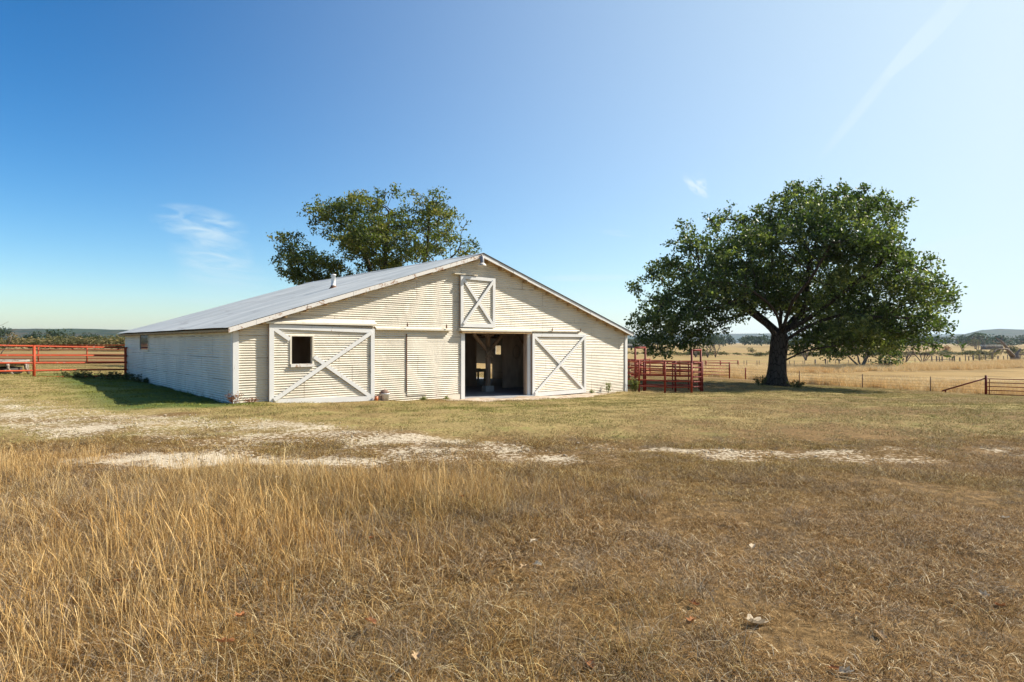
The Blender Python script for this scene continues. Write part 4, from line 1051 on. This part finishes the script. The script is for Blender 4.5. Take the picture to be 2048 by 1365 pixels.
for k in range(26):
    rr = random.Random(k); a = dp(rr.uniform(1000, 1480), rr.uniform(330, 480), rr.uniform(-2, .5))
    mb.tube([a, a + Vector((rr.uniform(-.9, .5), rr.uniform(-.5, .5), rr.uniform(-.1, 1.0)))], [.045, .012], 4)
mb.build('trunk', M['palebark'], dt, True)
# thin bare branches of a bush at the left edge
bare('bare_shrub', 'bare dark twigs of a shrub poking in at the left edge by the red fence', 'shrub', -22, 23.6, 2.2, 2.0, 91, M['greywood'], 4, 90, tip=.006)

# --- leafy bushes and small trees, near and far
def clumps(n, w, d, h, r, z0=.3, lob=6):
    c = np.stack([r.uniform(-.5, .5, lob) * w * .6, r.uniform(-.5, .5, lob) * d * .6, h * r.uniform(.45, .78, lob)], 1)
    rr = r.uniform(.24, .36, lob) * min(w, h * 1.3)
    k = r.integers(0, lob, n); v = r.normal(0, 1, (n, 3)); v /= np.linalg.norm(v, axis=1)[:, None]
    p = c[k] + v * (rr[k] * r.uniform(.55, 1.0, n))[:, None] * np.array([1.15, 1.15, .85])
    p[:, 2] = np.clip(p[:, 2], z0 * h * .4 * r.uniform(.6, 1.4, n), h * 1.03); return p
def fartree(name, label, px, D, h, w, seed, mat, bmat, group=None, n=150, per=8, cat='tree', ls=None):
    g = G(px, D); o = empty(name, g); tag(o, label, cat, group); r = np.random.default_rng(seed)
    C = clumps(n, w, w * .8, h, r); leaves('crown', C, per, w * .07, ls or w * .07, mat, o, r)
    mb = MB(); mb.tube([(0, 0, -.3), (.1, 0, h * .3), (0, 0, h * .6)], [w * .035, w * .028, w * .012], 6)
    for k in range(5): q = C[r.integers(0, len(C))]; mb.tube([(0, 0, h * .25), tuple(q * .6 + np.array([0, 0, h * .1])), tuple(q)], [w * .02, w * .012, w * .005], 4)
    mb.build('trunk', bmat, o, True); return o
TG = 'dark evergreens beyond the brush on the left'
for i, (x0, x1, yt, lb) in enumerate([(-30, 9, 655, 'dark evergreen cut by the left edge of the picture, tallest above the brush'), (44, 77, 661, 'dark rounded evergreen, leftmost whole one above the brush'), (93, 132, 659.5, 'widest dark evergreen in the middle of the row beyond the left brush'),
       (134, 154, 664.5, 'small dark evergreen just right of the widest one'), (157, 184, 663.5, 'mid-sized evergreen with brown brush at its foot'), (192, 211, 664.5, 'small dark round evergreen, second from the barn eave'), (230, 252, 665.5, 'dark evergreen partly hidden by the barn eave')]):
    D = 250.; g = G((x0 + x1) / 2, D); h = (HY - yt) / F * D + EY - g.z
    fartree('evergreen_tree', lb, (x0 + x1) / 2, D, h, (x1 - x0) / F * D * 1.1, 100 + i, M['farleaf'], M['oakbark'], TG)
RT = 'single trees on the edge of the far field'
for i, (px, D, h, w, lb, mt) in enumerate([(1428, 480, 13, 14, 'grey-green rounded tree at the far field edge under the left part of the oak', 'farleaf'), (1504, 330, 3.0, 4.4, 'small round bush alone on the far field left of the oak trunk', 'brushleaf'),
       (1893, 300, 4.4, 4.6, 'small dull red bush at the right tip of the oak crown', 'redweed'), (1950, 560, 9, 12, 'yellowish tree in front of the far woods below the hill', 'brushleaf'), (1992, 270, 3.2, 5.4, 'low dark bush in the field behind the dead tree limbs', 'brushleaf'), (2032, 300, 3.4, 8, 'grey low thicket in the field right of the dead tree', 'brushleaf')]):
    fartree('far_tree' if h > 6 else 'field_bush', lb, px, D, h, w, 130 + i, M[mt], M['greywood'], RT, n=110)
def mass(name, placements, mat, seed, n=60, per=6, lsf=.12, label=None, cat=None):
    r = np.random.default_rng(seed); Vs = []; Ts = []
    protos = []
    for k in range(8):
        C = clumps(n, 1, .9, 1, r); nn = len(C) * per; c = np.repeat(C, per, 0) + r.normal(0, .045, (nn, 3))
        d = r.normal(0, 1, (nn, 3)); d /= np.linalg.norm(d, axis=1)[:, None]; w = np.cross(d, r.normal(0, 1, (nn, 3))); w /= np.linalg.norm(w, axis=1)[:, None]
        s = lsf * r.uniform(.6, 1.3, nn)[:, None]
        protos.append(np.stack([c, c + d * s * .5 + w * s * .33, c + d * s, c + d * s * .5 - w * s * .33], 1).reshape(-1, 3))
    for (x, y, z, w, h) in placements:
        p = protos[r.integers(0, 8)]; a = r.uniform(0, 6.28); ca, sa = math.cos(a), math.sin(a)
        q = np.stack([(p[:, 0] * ca - p[:, 1] * sa) * w + x, (p[:, 0] * sa + p[:, 1] * ca) * w + y, p[:, 2] * h + z], 1); Vs.append(q)
        Ts.append(np.repeat(r.uniform(0, .6) + r.uniform(0, .4, len(q) // 4), 4))
    V = np.concatenate(Vs); me = npmesh(name, V, np.arange(len(V)).reshape(-1, 4), {'tone': np.concatenate(Ts)})
    o = link(name, me, mat); tag(o, label, cat, kind='stuff'); return o
r = np.random.default_rng(70)
def place(n, px0, px1, d0, d1, w, h, wv=.35):
    px = r.uniform(px0, px1, n); D = r.uniform(d0, d1, n); X = (px - 1024) / F * D; Z = tz(X, D)
    return [(X[i], D[i], Z[i] - .1, w * r.uniform(1 - wv, 1 + wv), h * r.uniform(1 - wv, 1 + wv)) for i in range(n)]
mass('brush', place(280, -420, 520, 125, 185, 5.6, 2.75), M['brushleaf'], 71, 60, 6, .10, 'band of brown and olive brush beyond the left pasture', 'brush')
mass('brush', place(70, -420, 520, 190, 240, 8, 3.0), M['brushleaf'], 75, 55, 6, .13, 'farther scattered brown brush below the left hills', 'brush')
mass('woodland', place(330, 900, 2700, 690, 900, 17, 12.5), M['farleaf'], 72, 60, 6, .12, 'dark woods along the far side of the fields', 'woods')
mass('woodland', place(150, -900, 900, 560, 800, 17, 8.5), M['farleaf'], 73, 50, 6, .12, 'dark woods below the left hills', 'woods')
mass('brush', place(150, 1200, 2300, 236, 262, 4.5, 1.7), M['brushleaf'], 76, 40, 5, .16, 'line of low dry brush across the far pasture', 'brush')
mass('brush', place(34, 1930, 2300, 112, 122, 2.6, 1.3), M['greybrush'], 77, 26, 4, .12, 'grey brush tangled along the ramshackle fence', 'brush')
# a low farm shed far away on the right and a long pale roof by the woods
g = G(1984, 520); o = empty('farm_shed', g); tag(o, 'long low farm shed with a pale roof on the far field under the hill', 'shed')
MB().box(-7, 7, -3, 3, -.5, 2.6).build('wall', M['greywood'], o); MB().prism([(-7.6, 2.62), (7.6, 2.62), (7.2, 4.0), (-7.2, 4.0)], -3.4, 3.4).build('roof', M['trim'], o)
g = G(1262, 640); o = empty('farm_shed', g); tag(o, 'pale far-off farm roof seen between the barn eave and the oak leaves', 'shed')
MB().box(-14, 14, -3, 3, -.5, 2.4).build('wall', M['greywood'], o); MB().prism([(-15, 2.42), (15, 2.42), (14.4, 4.2), (-14.4, 4.2)], -3.6, 3.6).build('roof', M['trim'], o)

# weeds round the barn
def weed(label, pos, h, w, seed, mat, n=90, per=5, group=None, name='weed', ls=.07):
    pos = Vector(pos); pos.z = tz1(pos.x, pos.y); o = empty(name, pos); tag(o, label, 'weed', group); r = np.random.default_rng(seed)
    mb = MB(); C = []
    for k in range(max(6, n // 8)):
        a = r.uniform(0, 6.28); b = r.uniform(.1, .5) * w; t = Vector((math.cos(a) * b, math.sin(a) * b, h * r.uniform(.55, 1)))
        b0 = Vector((math.cos(a) * w * .12, math.sin(a) * w * .12, -.05)); pts = [b0, b0.lerp(t, .5) + Vector((0, 0, h * .1)), t]; mb.tube(pts, [.006, .005, .002], 4)
        for j in range(8): f = r.uniform(.25, 1); C.append(np.array(pts[0].lerp(pts[2], f)) + np.array([0, 0, h * .1 * (1 - abs(2 * f - 1))]))
    mb.build('stem', mat, o); leaves('foliage', np.array(C), per, .07, ls, mat, o, r); return o
weed('reddish dry weed at the foot of the barn front left corner', wp(-.05, .30), .30, .42, 1, M['redweed'], 60, ls=.04)
weed('low rusty weed against the cream wall just right of the left corner', wp(.42, .16), .14, .4, 7, M['redweed'], 22, ls=.035)
weed('green-yellow weed growing against the barn wall right of the right door', wp(15.3, .2), .55, .4, 2, M['weed'], 40, ls=.05)
weed('bushy yellow-green weed between the barn right corner and the corral', wp(17.35, .05), .62, .7, 3, M['weed'], 130, ls=.07)
weed('small weed tuft at the foot of the right door frame', wp(14.2, .3), .14, .3, 4, M['weed'], 20, ls=.04)
weed('small green tuft at the wall between the two big doors', wp(5.9, .25), .10, .3, 5, M['weed'], 16, ls=.04)
weed('small green tuft at the wall near the open doorway', wp(6.8, .25), .08, .3, 6, M['weed'], 14, ls=.04)
SHW = 'dark tangled weeds in the barn shadow'
for i, (px, D, h, w, lb) in enumerate([(142, 24.6, .45, 1.5, 'dark tangled weeds at the far left tip of the barn shadow'), (172, 25.0, .55, 1.7, 'dark vine tangle under the shaded fence rails, left one'), (205, 25.6, .62, 1.8, 'taller dark vine tangle under the shaded fence rails, middle one'),
        (236, 26.0, .62, 1.7, 'dark vine tangle left of the shaded fence post'), (264, 25.2, .5, 1.3, 'dark weeds piled at the barn side wall beside the fence end'), (285, 24.2, .35, 1.0, 'low dark weeds along the barn side wall')]):
    p = G(px, D); weed(lb, p, h * .62, w, 20 + i, M['darkweed'], 130, 4, SHW, ls=.06)
weed('sprouts around the right foot of the oak trunk', G(1590, 36.6), .5, 1.2, 31, M['darkweed'], 120, ls=.08)
weed('sprouts around the left foot of the oak trunk', G(1520, 37.0), .6, .9, 32, M['darkweed'], 100, ls=.08)

# ------------------------------------------------------------ grass (one 'stuff' object per kind of cover, tufts instanced on points)
def tuft(name, nb, rad, h0, h1, wd, lean, mat, rnd, segs=3, curl=.4, flat=.15, seedhead=0):
    V = []; Fq = []; T = []; b0 = 0
    for i in range(nb):
        a = rnd.uniform(0, 6.28); r0 = rad * math.sqrt(rnd.random()); x, y = r0 * math.cos(a), r0 * math.sin(a)
        h = rnd.uniform(h0, h1); la = rnd.uniform(0, 6.28); lm = abs(rnd.gauss(0, lean)) + flat * rnd.random(); dx, dy = math.cos(la), math.sin(la)
        wa = rnd.uniform(0, 3.14); wx, wy = math.cos(wa), math.sin(wa); t0 = rnd.random(); cu_ = curl * rnd.uniform(.2, 1.3)
        hd = seedhead and rnd.random() < seedhead
        for s_ in range(segs + 1):
            f = s_ / segs; off = h * (lm * f + cu_ * f * f); z = h * f * max(.1, 1 - .45 * (lm + cu_) * f)
            w_ = wd * (1 - .85 * f) if not hd else wd * (.7 if f < .75 else 1.5 * (1.15 - f) / .4)
            cx_, cy_ = x + dx * off, y + dy * off
            V.append((cx_ - wx * w_ / 2, cy_ - wy * w_ / 2, z)); V.append((cx_ + wx * w_ / 2, cy_ + wy * w_ / 2, z)); T += [t0, t0]
        for s_ in range(segs):
            q = b0 + 2 * s_; Fq.append((q, q + 1, q + 3, q + 2))
        b0 += 2 * (segs + 1)
    me = npmesh(name, np.array(V), np.array(Fq), {'tone': T}); me.materials.append(mat)
    return bpy.data.objects.new(name, me)
def grassmat(name, stops, tint):
    m = Mt(name, .8, .12); r = m.attr('tone'); c = m.ramp(r, *stops)
    c = m.mix(m.attr('hue', True), c, m.mix(1, c, tint, 'MULTIPLY')); c = m.mix(.45, c, m.mix(m.rand(), (.55, .55, .55), (1.25, 1.25, 1.25)), 'MULTIPLY') if False else c
    m.col(c); m.leafy(c, .16); return m.m
M['gtall'] = grassmat('tall_dry_grass', ((0, (.34, .20, .065)), (.5, (.62, .42, .17)), (1, (.84, .66, .36))), (.78, .66, .50))
M['gshort'] = grassmat('short_brown_grass', ((0, (.05, .028, .010)), (.4, (.23, .12, .038)), (.75, (.43, .255, .095)), (.93, (.66, .48, .24)), (1, (.82, .70, .48))), (.78, .86, .45))
M['ggrey'] = grassmat('grey_thatch', ((0, (.09, .06, .035)), (.5, (.26, .185, .11)), (1, (.52, .43, .31))), (.8, .8, .7))
M['glawn'] = grassmat('lawn_grass', ((0, (.15, .11, .04)), (.5, (.33, .245, .10)), (1, (.52, .41, .21))), (.46, .66, .24))
M['gpast'] = grassmat('pasture_grass', ((0, (.52, .36, .17)), (.5, (.78, .60, .32)), (1, (.88, .76, .50))), (.88, .76, .60))
RR = random.Random(77)
def colln(name, objs):
    c = bpy.data.collections.new(name)
    for o in objs: c.objects.link(o)
    return c
TALL = colln('tall_tufts', [tuft('tall_tuft_%d' % i, 14, .15, .10, .43, .0030, .20, M['gtall'], RR, 5, .24, .06, .45) for i in range(8)])
SHORT = colln('short_tufts', [tuft('short_tuft_%d' % i, 80, .15, .025, .080, .0042, .9, M['gshort'] if i % 7 else M['ggrey'], RR, 2, .7, .5) for i in range(8)])
MIDT = colln('mid_tufts', [tuft('mid_tuft_%d' % i, 44, .14, .08, .24, .0040, .45, M['gshort'] if i % 5 else M['ggrey'], RR, 3, .6, .3) for i in range(6)])
LAWN = colln('lawn_tufts', [tuft('lawn_tuft_%d' % i, 46, .24, .025, .075, .009, .7, M['glawn'], RR, 2, .5, .4) for i in range(6)])
PAST = colln('pasture_tufts', [tuft('pasture_tuft_%d' % i, 46, .42, .45, 1.0, .024, .2, M['gpast'], RR, 3, .3, .1) for i in range(6)])
def scatter(name, X, Y, scale, hue, coll, nvar, label, cat, lift=0.0, zfun=tz):
    n = len(X); Z = zfun(X, Y) + lift; me = bpy.data.meshes.new(name); me.vertices.add(n); me.vertices.foreach_set('co', np.stack([X, Y, Z], 1).astype(np.float32).ravel())
    for nm, tp, v in (('rot', 'FLOAT', rng.uniform(0, 6.28, n)), ('scl', 'FLOAT', scale), ('hue', 'FLOAT', hue), ('idx', 'INT', rng.integers(0, nvar, n))):
        a = me.attributes.new(nm, tp, 'POINT'); a.data.foreach_set('value', np.asarray(v, dtype=np.float32 if tp == 'FLOAT' else np.int32))
    o = bpy.data.objects.new(name, me); COL.objects.link(o); tag(o, label, cat, kind='stuff')
    ng = bpy.data.node_groups.new(name, 'GeometryNodeTree')
    ng.interface.new_socket('Geometry', in_out='INPUT', socket_type='NodeSocketGeometry'); ng.interface.new_socket('Geometry', in_out='OUTPUT', socket_type='NodeSocketGeometry')
    N, L = ng.nodes, ng.links
    gi = N.new('NodeGroupInput'); go = N.new('NodeGroupOutput'); ip = N.new('GeometryNodeInstanceOnPoints'); ci = N.new('GeometryNodeCollectionInfo')
    ci.inputs['Collection'].default_value = coll; ci.inputs['Separate Children'].default_value = True; ci.inputs['Reset Children'].default_value = True
    def na(nm, tp):
        q = N.new('GeometryNodeInputNamedAttribute'); q.data_type = tp; q.inputs[0].default_value = nm; return q.outputs[0]
    cx_ = N.new('ShaderNodeCombineXYZ'); L.new(na('rot', 'FLOAT'), cx_.inputs[2])
    L.new(gi.outputs[0], ip.inputs['Points']); L.new(ci.outputs[0], ip.inputs['Instance']); ip.inputs['Pick Instance'].default_value = True
    L.new(na('idx', 'INT'), ip.inputs['Instance Index']); L.new(cx_.outputs[0], ip.inputs['Rotation']); L.new(na('scl', 'FLOAT'), ip.inputs['Scale'])
    L.new(ip.outputs[0], go.inputs[0])
    md = o.modifiers.new('scatter', 'NODES'); md.node_group = ng; return o
def pts(n, y0, y1, dens=None, margin=1.10, pw=1.0):
    """n random points in the wedge the camera sees (a bit wider), filtered by dens(X,Y)"""
    Y = np.sqrt(rng.uniform(y0 ** 2, y1 ** 2, n)); X = rng.uniform(-1, 1, n) * (Y * .82 * margin + 1.2)
    if dens is not None:
        k = rng.uniform(0, 1, n) < dens(X, Y); X, Y = X[k], Y[k]
    return X, Y
def notbarn(X, Y):
    lx = (X - C0.x) * sv.x + (Y - C0.y) * sv.y; ly = (X - C0.x) * tv.x + (Y - C0.y) * tv.y
    return ~((lx > -.05) & (lx < 16.95) & (ly > -.12) & (ly < 14.6))
def bare_(X, Y):
    g = gravel_mask(X, Y); return 1 - np.clip((g - .22) / .35, 0, .93)
def apron(X, Y):
    lx = (X - C0.x) * sv.x + (Y - C0.y) * sv.y; ly = (X - C0.x) * tv.x + (Y - C0.y) * tv.y
    rch = np.interp(lx, [6.6, 7.2, 9, 11, 13, 14.6, 15.6], [.3, .9, 1.6, 1.5, 1.25, .7, .2]); return ~((lx > 6.8) & (lx < 15.2) & (ly > -rch) & (ly < 0))
X, Y = pts(7200, 2.2, 9.6, tall_mask)
sc_ = rng.uniform(.65, 1.25, len(X)) * (1 + .28 * fbm(X, Y, .9, 31, 2)) * np.where(X > -.2, .72, 1)
scatter('tall_grass', X, Y, sc_, np.clip(.5 + .5 * fbm(X, Y, 1.1, 30, 3), 0, 1), TALL, 8, 'tall golden dry grass standing in the left foreground', 'grass')
X, Y = pts(10500, 2.2, 9.0, lambda X, Y: np.clip(.30 + tall_mask(X, Y) * .8 + .25 * fbm(X, Y, 1.2, 50, 3), .03, 1) * bare_(X, Y) * (1 - sm(X, -.2, 2.0) * .93) * (1 - sm(Y, 7.0, 8.6) * .9))
scatter('dry_grass', X, Y, rng.uniform(.5, 1.1, len(X)), np.clip(.15 + .35 * fbm(X, Y, .8, 33, 3), 0, 1), MIDT, 6, 'tangled brown dry grass under the taller stalks', 'grass')
X, Y = pts(30000, 2.2, 11.5, lambda X, Y: bare_(X, Y) * (1 - sm(Y + .5 * fbm(X, Y, .6, 91, 2), 8.6, 11.2)) * np.clip(.85 + .5 * fbm(X, Y, 1.9, 93, 3), .30, 1))
scatter('short_grass', X, Y, rng.uniform(.65, 1.25, len(X)) * np.where(X > .8, .82, 1) * (1 + .42 * fbm(X, Y, 1.9, 93, 3)), np.clip(.12 + .45 * fbm(X, Y, .7, 36, 3) + sm(Y, 8, 11) * .35, 0, 1), SHORT, 8, 'short brown turf covering the right foreground', 'grass')
X, Y = pts(31500, 8.2, 47, lambda X, Y: bare_(X, Y) * sm(Y + .5 * fbm(X, Y, .6, 91, 2), 8.3, 11.0) * notbarn(X, Y) * apron(X, Y) * (gold_mask(X, Y) < .5) * np.clip(.8 + .4 * fbm(X, Y, .9, 37, 3), .3, 1))
scatter('lawn_grass', X, Y, rng.uniform(.7, 1.3, len(X)), np.clip(green_mask(X, Y) * 1.0 - .12 + .35 * fbm(X, Y, .5, 38, 3), 0, 1), LAWN, 6, 'mown green and tan grass around the barn', 'grass')
def pastd(X, Y):
    fy = np.interp(X, [-10, 15, 23.9, 27, 29.8, 32.6, 60], [62, 60, 52, 47.5, 45, 43.5, 38]); d = Y - fy
    b1 = sm(d, 0, 1.0) * (1 - sm(d, 5, 15)) * (X > 12)
    fy2 = np.interp(X, [20, 45, 75, 100], [70, 80, 88, 96]); d2 = Y - fy2; b2 = sm(d2, -4, 2) * (1 - sm(d2, 8, 14)) * (X > 18)
    return np.clip(np.maximum(b1, b2 * .9) * (.9 + .6 * fbm(X, Y, .4, 41, 3)), 0, 1)
n = 46000; Y = rng.uniform(40, 112, n); X = rng.uniform(8, 105, n); k = (X < Y * .95 + 3) & (rng.uniform(0, 1, n) < pastd(X, Y)); X, Y = X[k], Y[k]
scatter('pasture_grass', X, Y, rng.uniform(.6, 1.2, len(X)), np.clip(.3 + .5 * fbm(X, Y, .3, 42, 3), 0, 1), PAST, 6, 'golden uncut pasture grass beyond the right wire fence', 'grass')

# loose white stones on the track
def stone(i):
    r = np.random.default_rng(i); mb = MB(); prof = [(0, -.3), (.4, -.25), (.55, 0), (.4, .25), (0, .33)]
    mb.lathe(prof, (0, 0, 0), 7); mb.v = [tuple(np.array(v) * (1 + r.uniform(-.25, .25, 3))) for v in mb.v]
    me = bpy.data.meshes.new('stone'); me.from_pydata(mb.v, [], mb.f); me.update(); me.materials.append(M['stone']); return bpy.data.objects.new('stone_%d' % i, me)
m = Mt('limestone', .9, .15); m.col(m.mix(m.rand(), (.34, .27, .18), (.62, .53, .40))); M['stone'] = m.m
ST = colln('stones', [stone(i) for i in range(5)])
X, Y = pts(26000, 7.5, 17, lambda X, Y: np.clip(gravel_mask(X, Y) * 1.3 - .25, 0, 1) * np.clip(.5 + .8 * fbm(X, Y, 2.2, 55, 3), .05, 1))
scatter('gravel', X, Y, rng.uniform(.008, .030, len(X)) * (1 + (rng.uniform(0, 1, len(X)) > .985) * 1.0), rng.uniform(0, 1, len(X)), ST, 5, 'pale limestone gravel scattered along the track', 'gravel', .008)

# fallen leaves, each one a lobed curled blade
def leaf_mesh(seed, size):
    r = random.Random(seed); pts_ = []; n = 22
    for i in range(n):
        a = 2 * math.pi * i / n; rr = (.80 + .16 * math.cos(6 * a + 1)) * size * r.uniform(.88, 1.12)
        if abs(a - math.pi) < .2: rr = size * .35
        pts_.append((rr * math.cos(a), rr * .52 * math.sin(a)))
    V = [(0, 0, 0)]; 
    for f in (.5, 1.0):
        for x, y in pts_: V.append((x * f, y * f, 0))
    k1, k2 = r.uniform(2.5, 6), r.uniform(-2, 3)
    V = [(x, y, k1 * y * y / size * .35 + k2 * x * x / size * .2 + r.uniform(-.03, .03) * size) for x, y, _ in V]
    Fc = [(0, 1 + i, 1 + (i + 1) % n) for i in range(n)] + [(1 + i, 1 + n + i, 1 + n + (i + 1) % n, 1 + (i + 1) % n) for i in range(n)]
    me = bpy.data.meshes.new('dead_leaf'); me.from_pydata(V, [], Fc); me.update(); return me
def gpix(px, py):
    D = 1.65 * F / (py - HY)
    for _ in range(6): x = (px - 1024) / F * D; D = (EY - tz1(x, D)) * F / (py - HY)
    return Vector(((px - 1024) / F * D, D, tz1((px - 1024) / F * D, D)))
LV = [(1510, 1252, .085, 'paleleaf', 'large pale curled leaf lying at the bottom right of centre'), (1506, 1098, .055, 'paleleaf', 'thin pale curled leaf in the brown turf above the large pale one'), (1760, 1276, .05, 'tanleaf', 'tan leaf with a rust edge right of the large pale leaf'),
      (1385, 1248, .055, 'rustleaf', 'rust-brown leaf standing in a dark hollow left of the large pale leaf'), (1388, 1215, .05, 'rustleaf', 'rust leaf just above the dark hollow left of the large pale leaf'), (1068, 1105, .045, 'paleleaf', 'pale leaf caught in grass near the picture centre'),
      (1050, 1160, .05, 'tanleaf', 'tan leaf in a cluster at the right edge of the tall grass'), (1075, 1155, .045, 'paleleaf', 'pale upright leaf at the right of the cluster by the tall grass'), (741, 1100, .05, 'rustleaf', 'orange-brown leaf caught in the middle of the tall grass'),
      (895, 1055, .04, 'tanleaf', 'orange-tan leaf caught in grass below the golden stalks'), (475, 998, .05, 'rustleaf', 'rust leaf caught in the grass near the gravel patch'), (555, 970, .04, 'paleleaf', 'small pale leaf among grass stems behind the gravel'),
      (725, 1010, .045, 'tanleaf', 'tan leaf lying in grass left of the golden stalks'), (925, 1012, .05, 'rustleaf', 'rust leaf among the golden stalks'), (340, 1190, .06, 'tanleaf', 'pale tan leaf hung in the tall stalks at lower left'), (240, 1190, .055, 'rustleaf', 'brown leaf hung in the tall stalks left of the tan one'),
      (125, 1245, .055, 'tanleaf', 'tan leaf in the tall grass at the far lower left'), (450, 1320, .06, 'rustleaf', 'dark rust leaf low in the grass near the bottom edge'), (480, 1265, .045, 'rustleaf', 'rust leaf above the dark one near the bottom edge'), (740, 1275, .05, 'rustleaf', 'dark red-brown leaf in the grass at bottom centre left'),
      (835, 1350, .05, 'tanleaf', 'tan leaf at the bottom edge left of centre'), (1180, 1335, .05, 'rustleaf', 'dark leaf flat in the turf near the bottom centre'), (1690, 1352, .045, 'paleleaf', 'pale leaf at the bottom edge right of centre'), (1668, 1345, .04, 'rustleaf', 'small rust leaf beside the pale one at the bottom edge'),
      (2010, 1040, .05, 'paleleaf', 'thin pale twig-like leaf at the right edge'), (1970, 1010, .035, 'tanleaf', 'small tan leaf in the turf near the right edge'), (1970, 1198, .05, 'paleleaf', 'pale curled leaf in the turf at the lower right edge'), (2000, 1218, .045, 'rustleaf', 'dark leaf just below the pale one at the lower right edge'),
      (1370, 1137, .04, 'tanleaf', 'tan leaf in the turf right of the cluster'), (1290, 995, .035, 'rustleaf', 'small rust leaf in the dark turf below the gravel')]
for i, (px, py, s_, mt, lb) in enumerate(LV):
    p = gpix(px, py); o = link('dead_leaf', leaf_mesh(i, s_), M[mt]); o.location = p + Vector((0, 0, (.018 if px > 1100 else .09) * (1 if i else .9)))
    rr = random.Random(i + 40); o.rotation_euler = (rr.uniform(-.35, .35), rr.uniform(-.3, .3), rr.uniform(0, 6.28)); tag(o, lb, 'leaf', 'dead leaves fallen in the foreground grass')

# ------------------------------------------------------------ haze
HB = MB().box(-7400, 7400, -80, 7800, -12, 150).build('haze', None)
hm = bpy.data.materials.new('haze'); hm.use_nodes = True; hn = hm.node_tree.nodes; hl = hm.node_tree.links; hn.clear()
pv = hn.new('ShaderNodeVolumePrincipled'); pv.inputs['Color'].default_value = (.62, .80, 1, 1); pv.inputs['Density'].default_value = 0.65e-4; pv.inputs['Anisotropy'].default_value = .3
oo = hn.new('ShaderNodeOutputMaterial'); hl.new(pv.outputs[0], oo.inputs['Volume']); HB.data.materials.append(hm)
tag(HB, 'thin blue haze over the far hills', 'haze', kind='stuff')
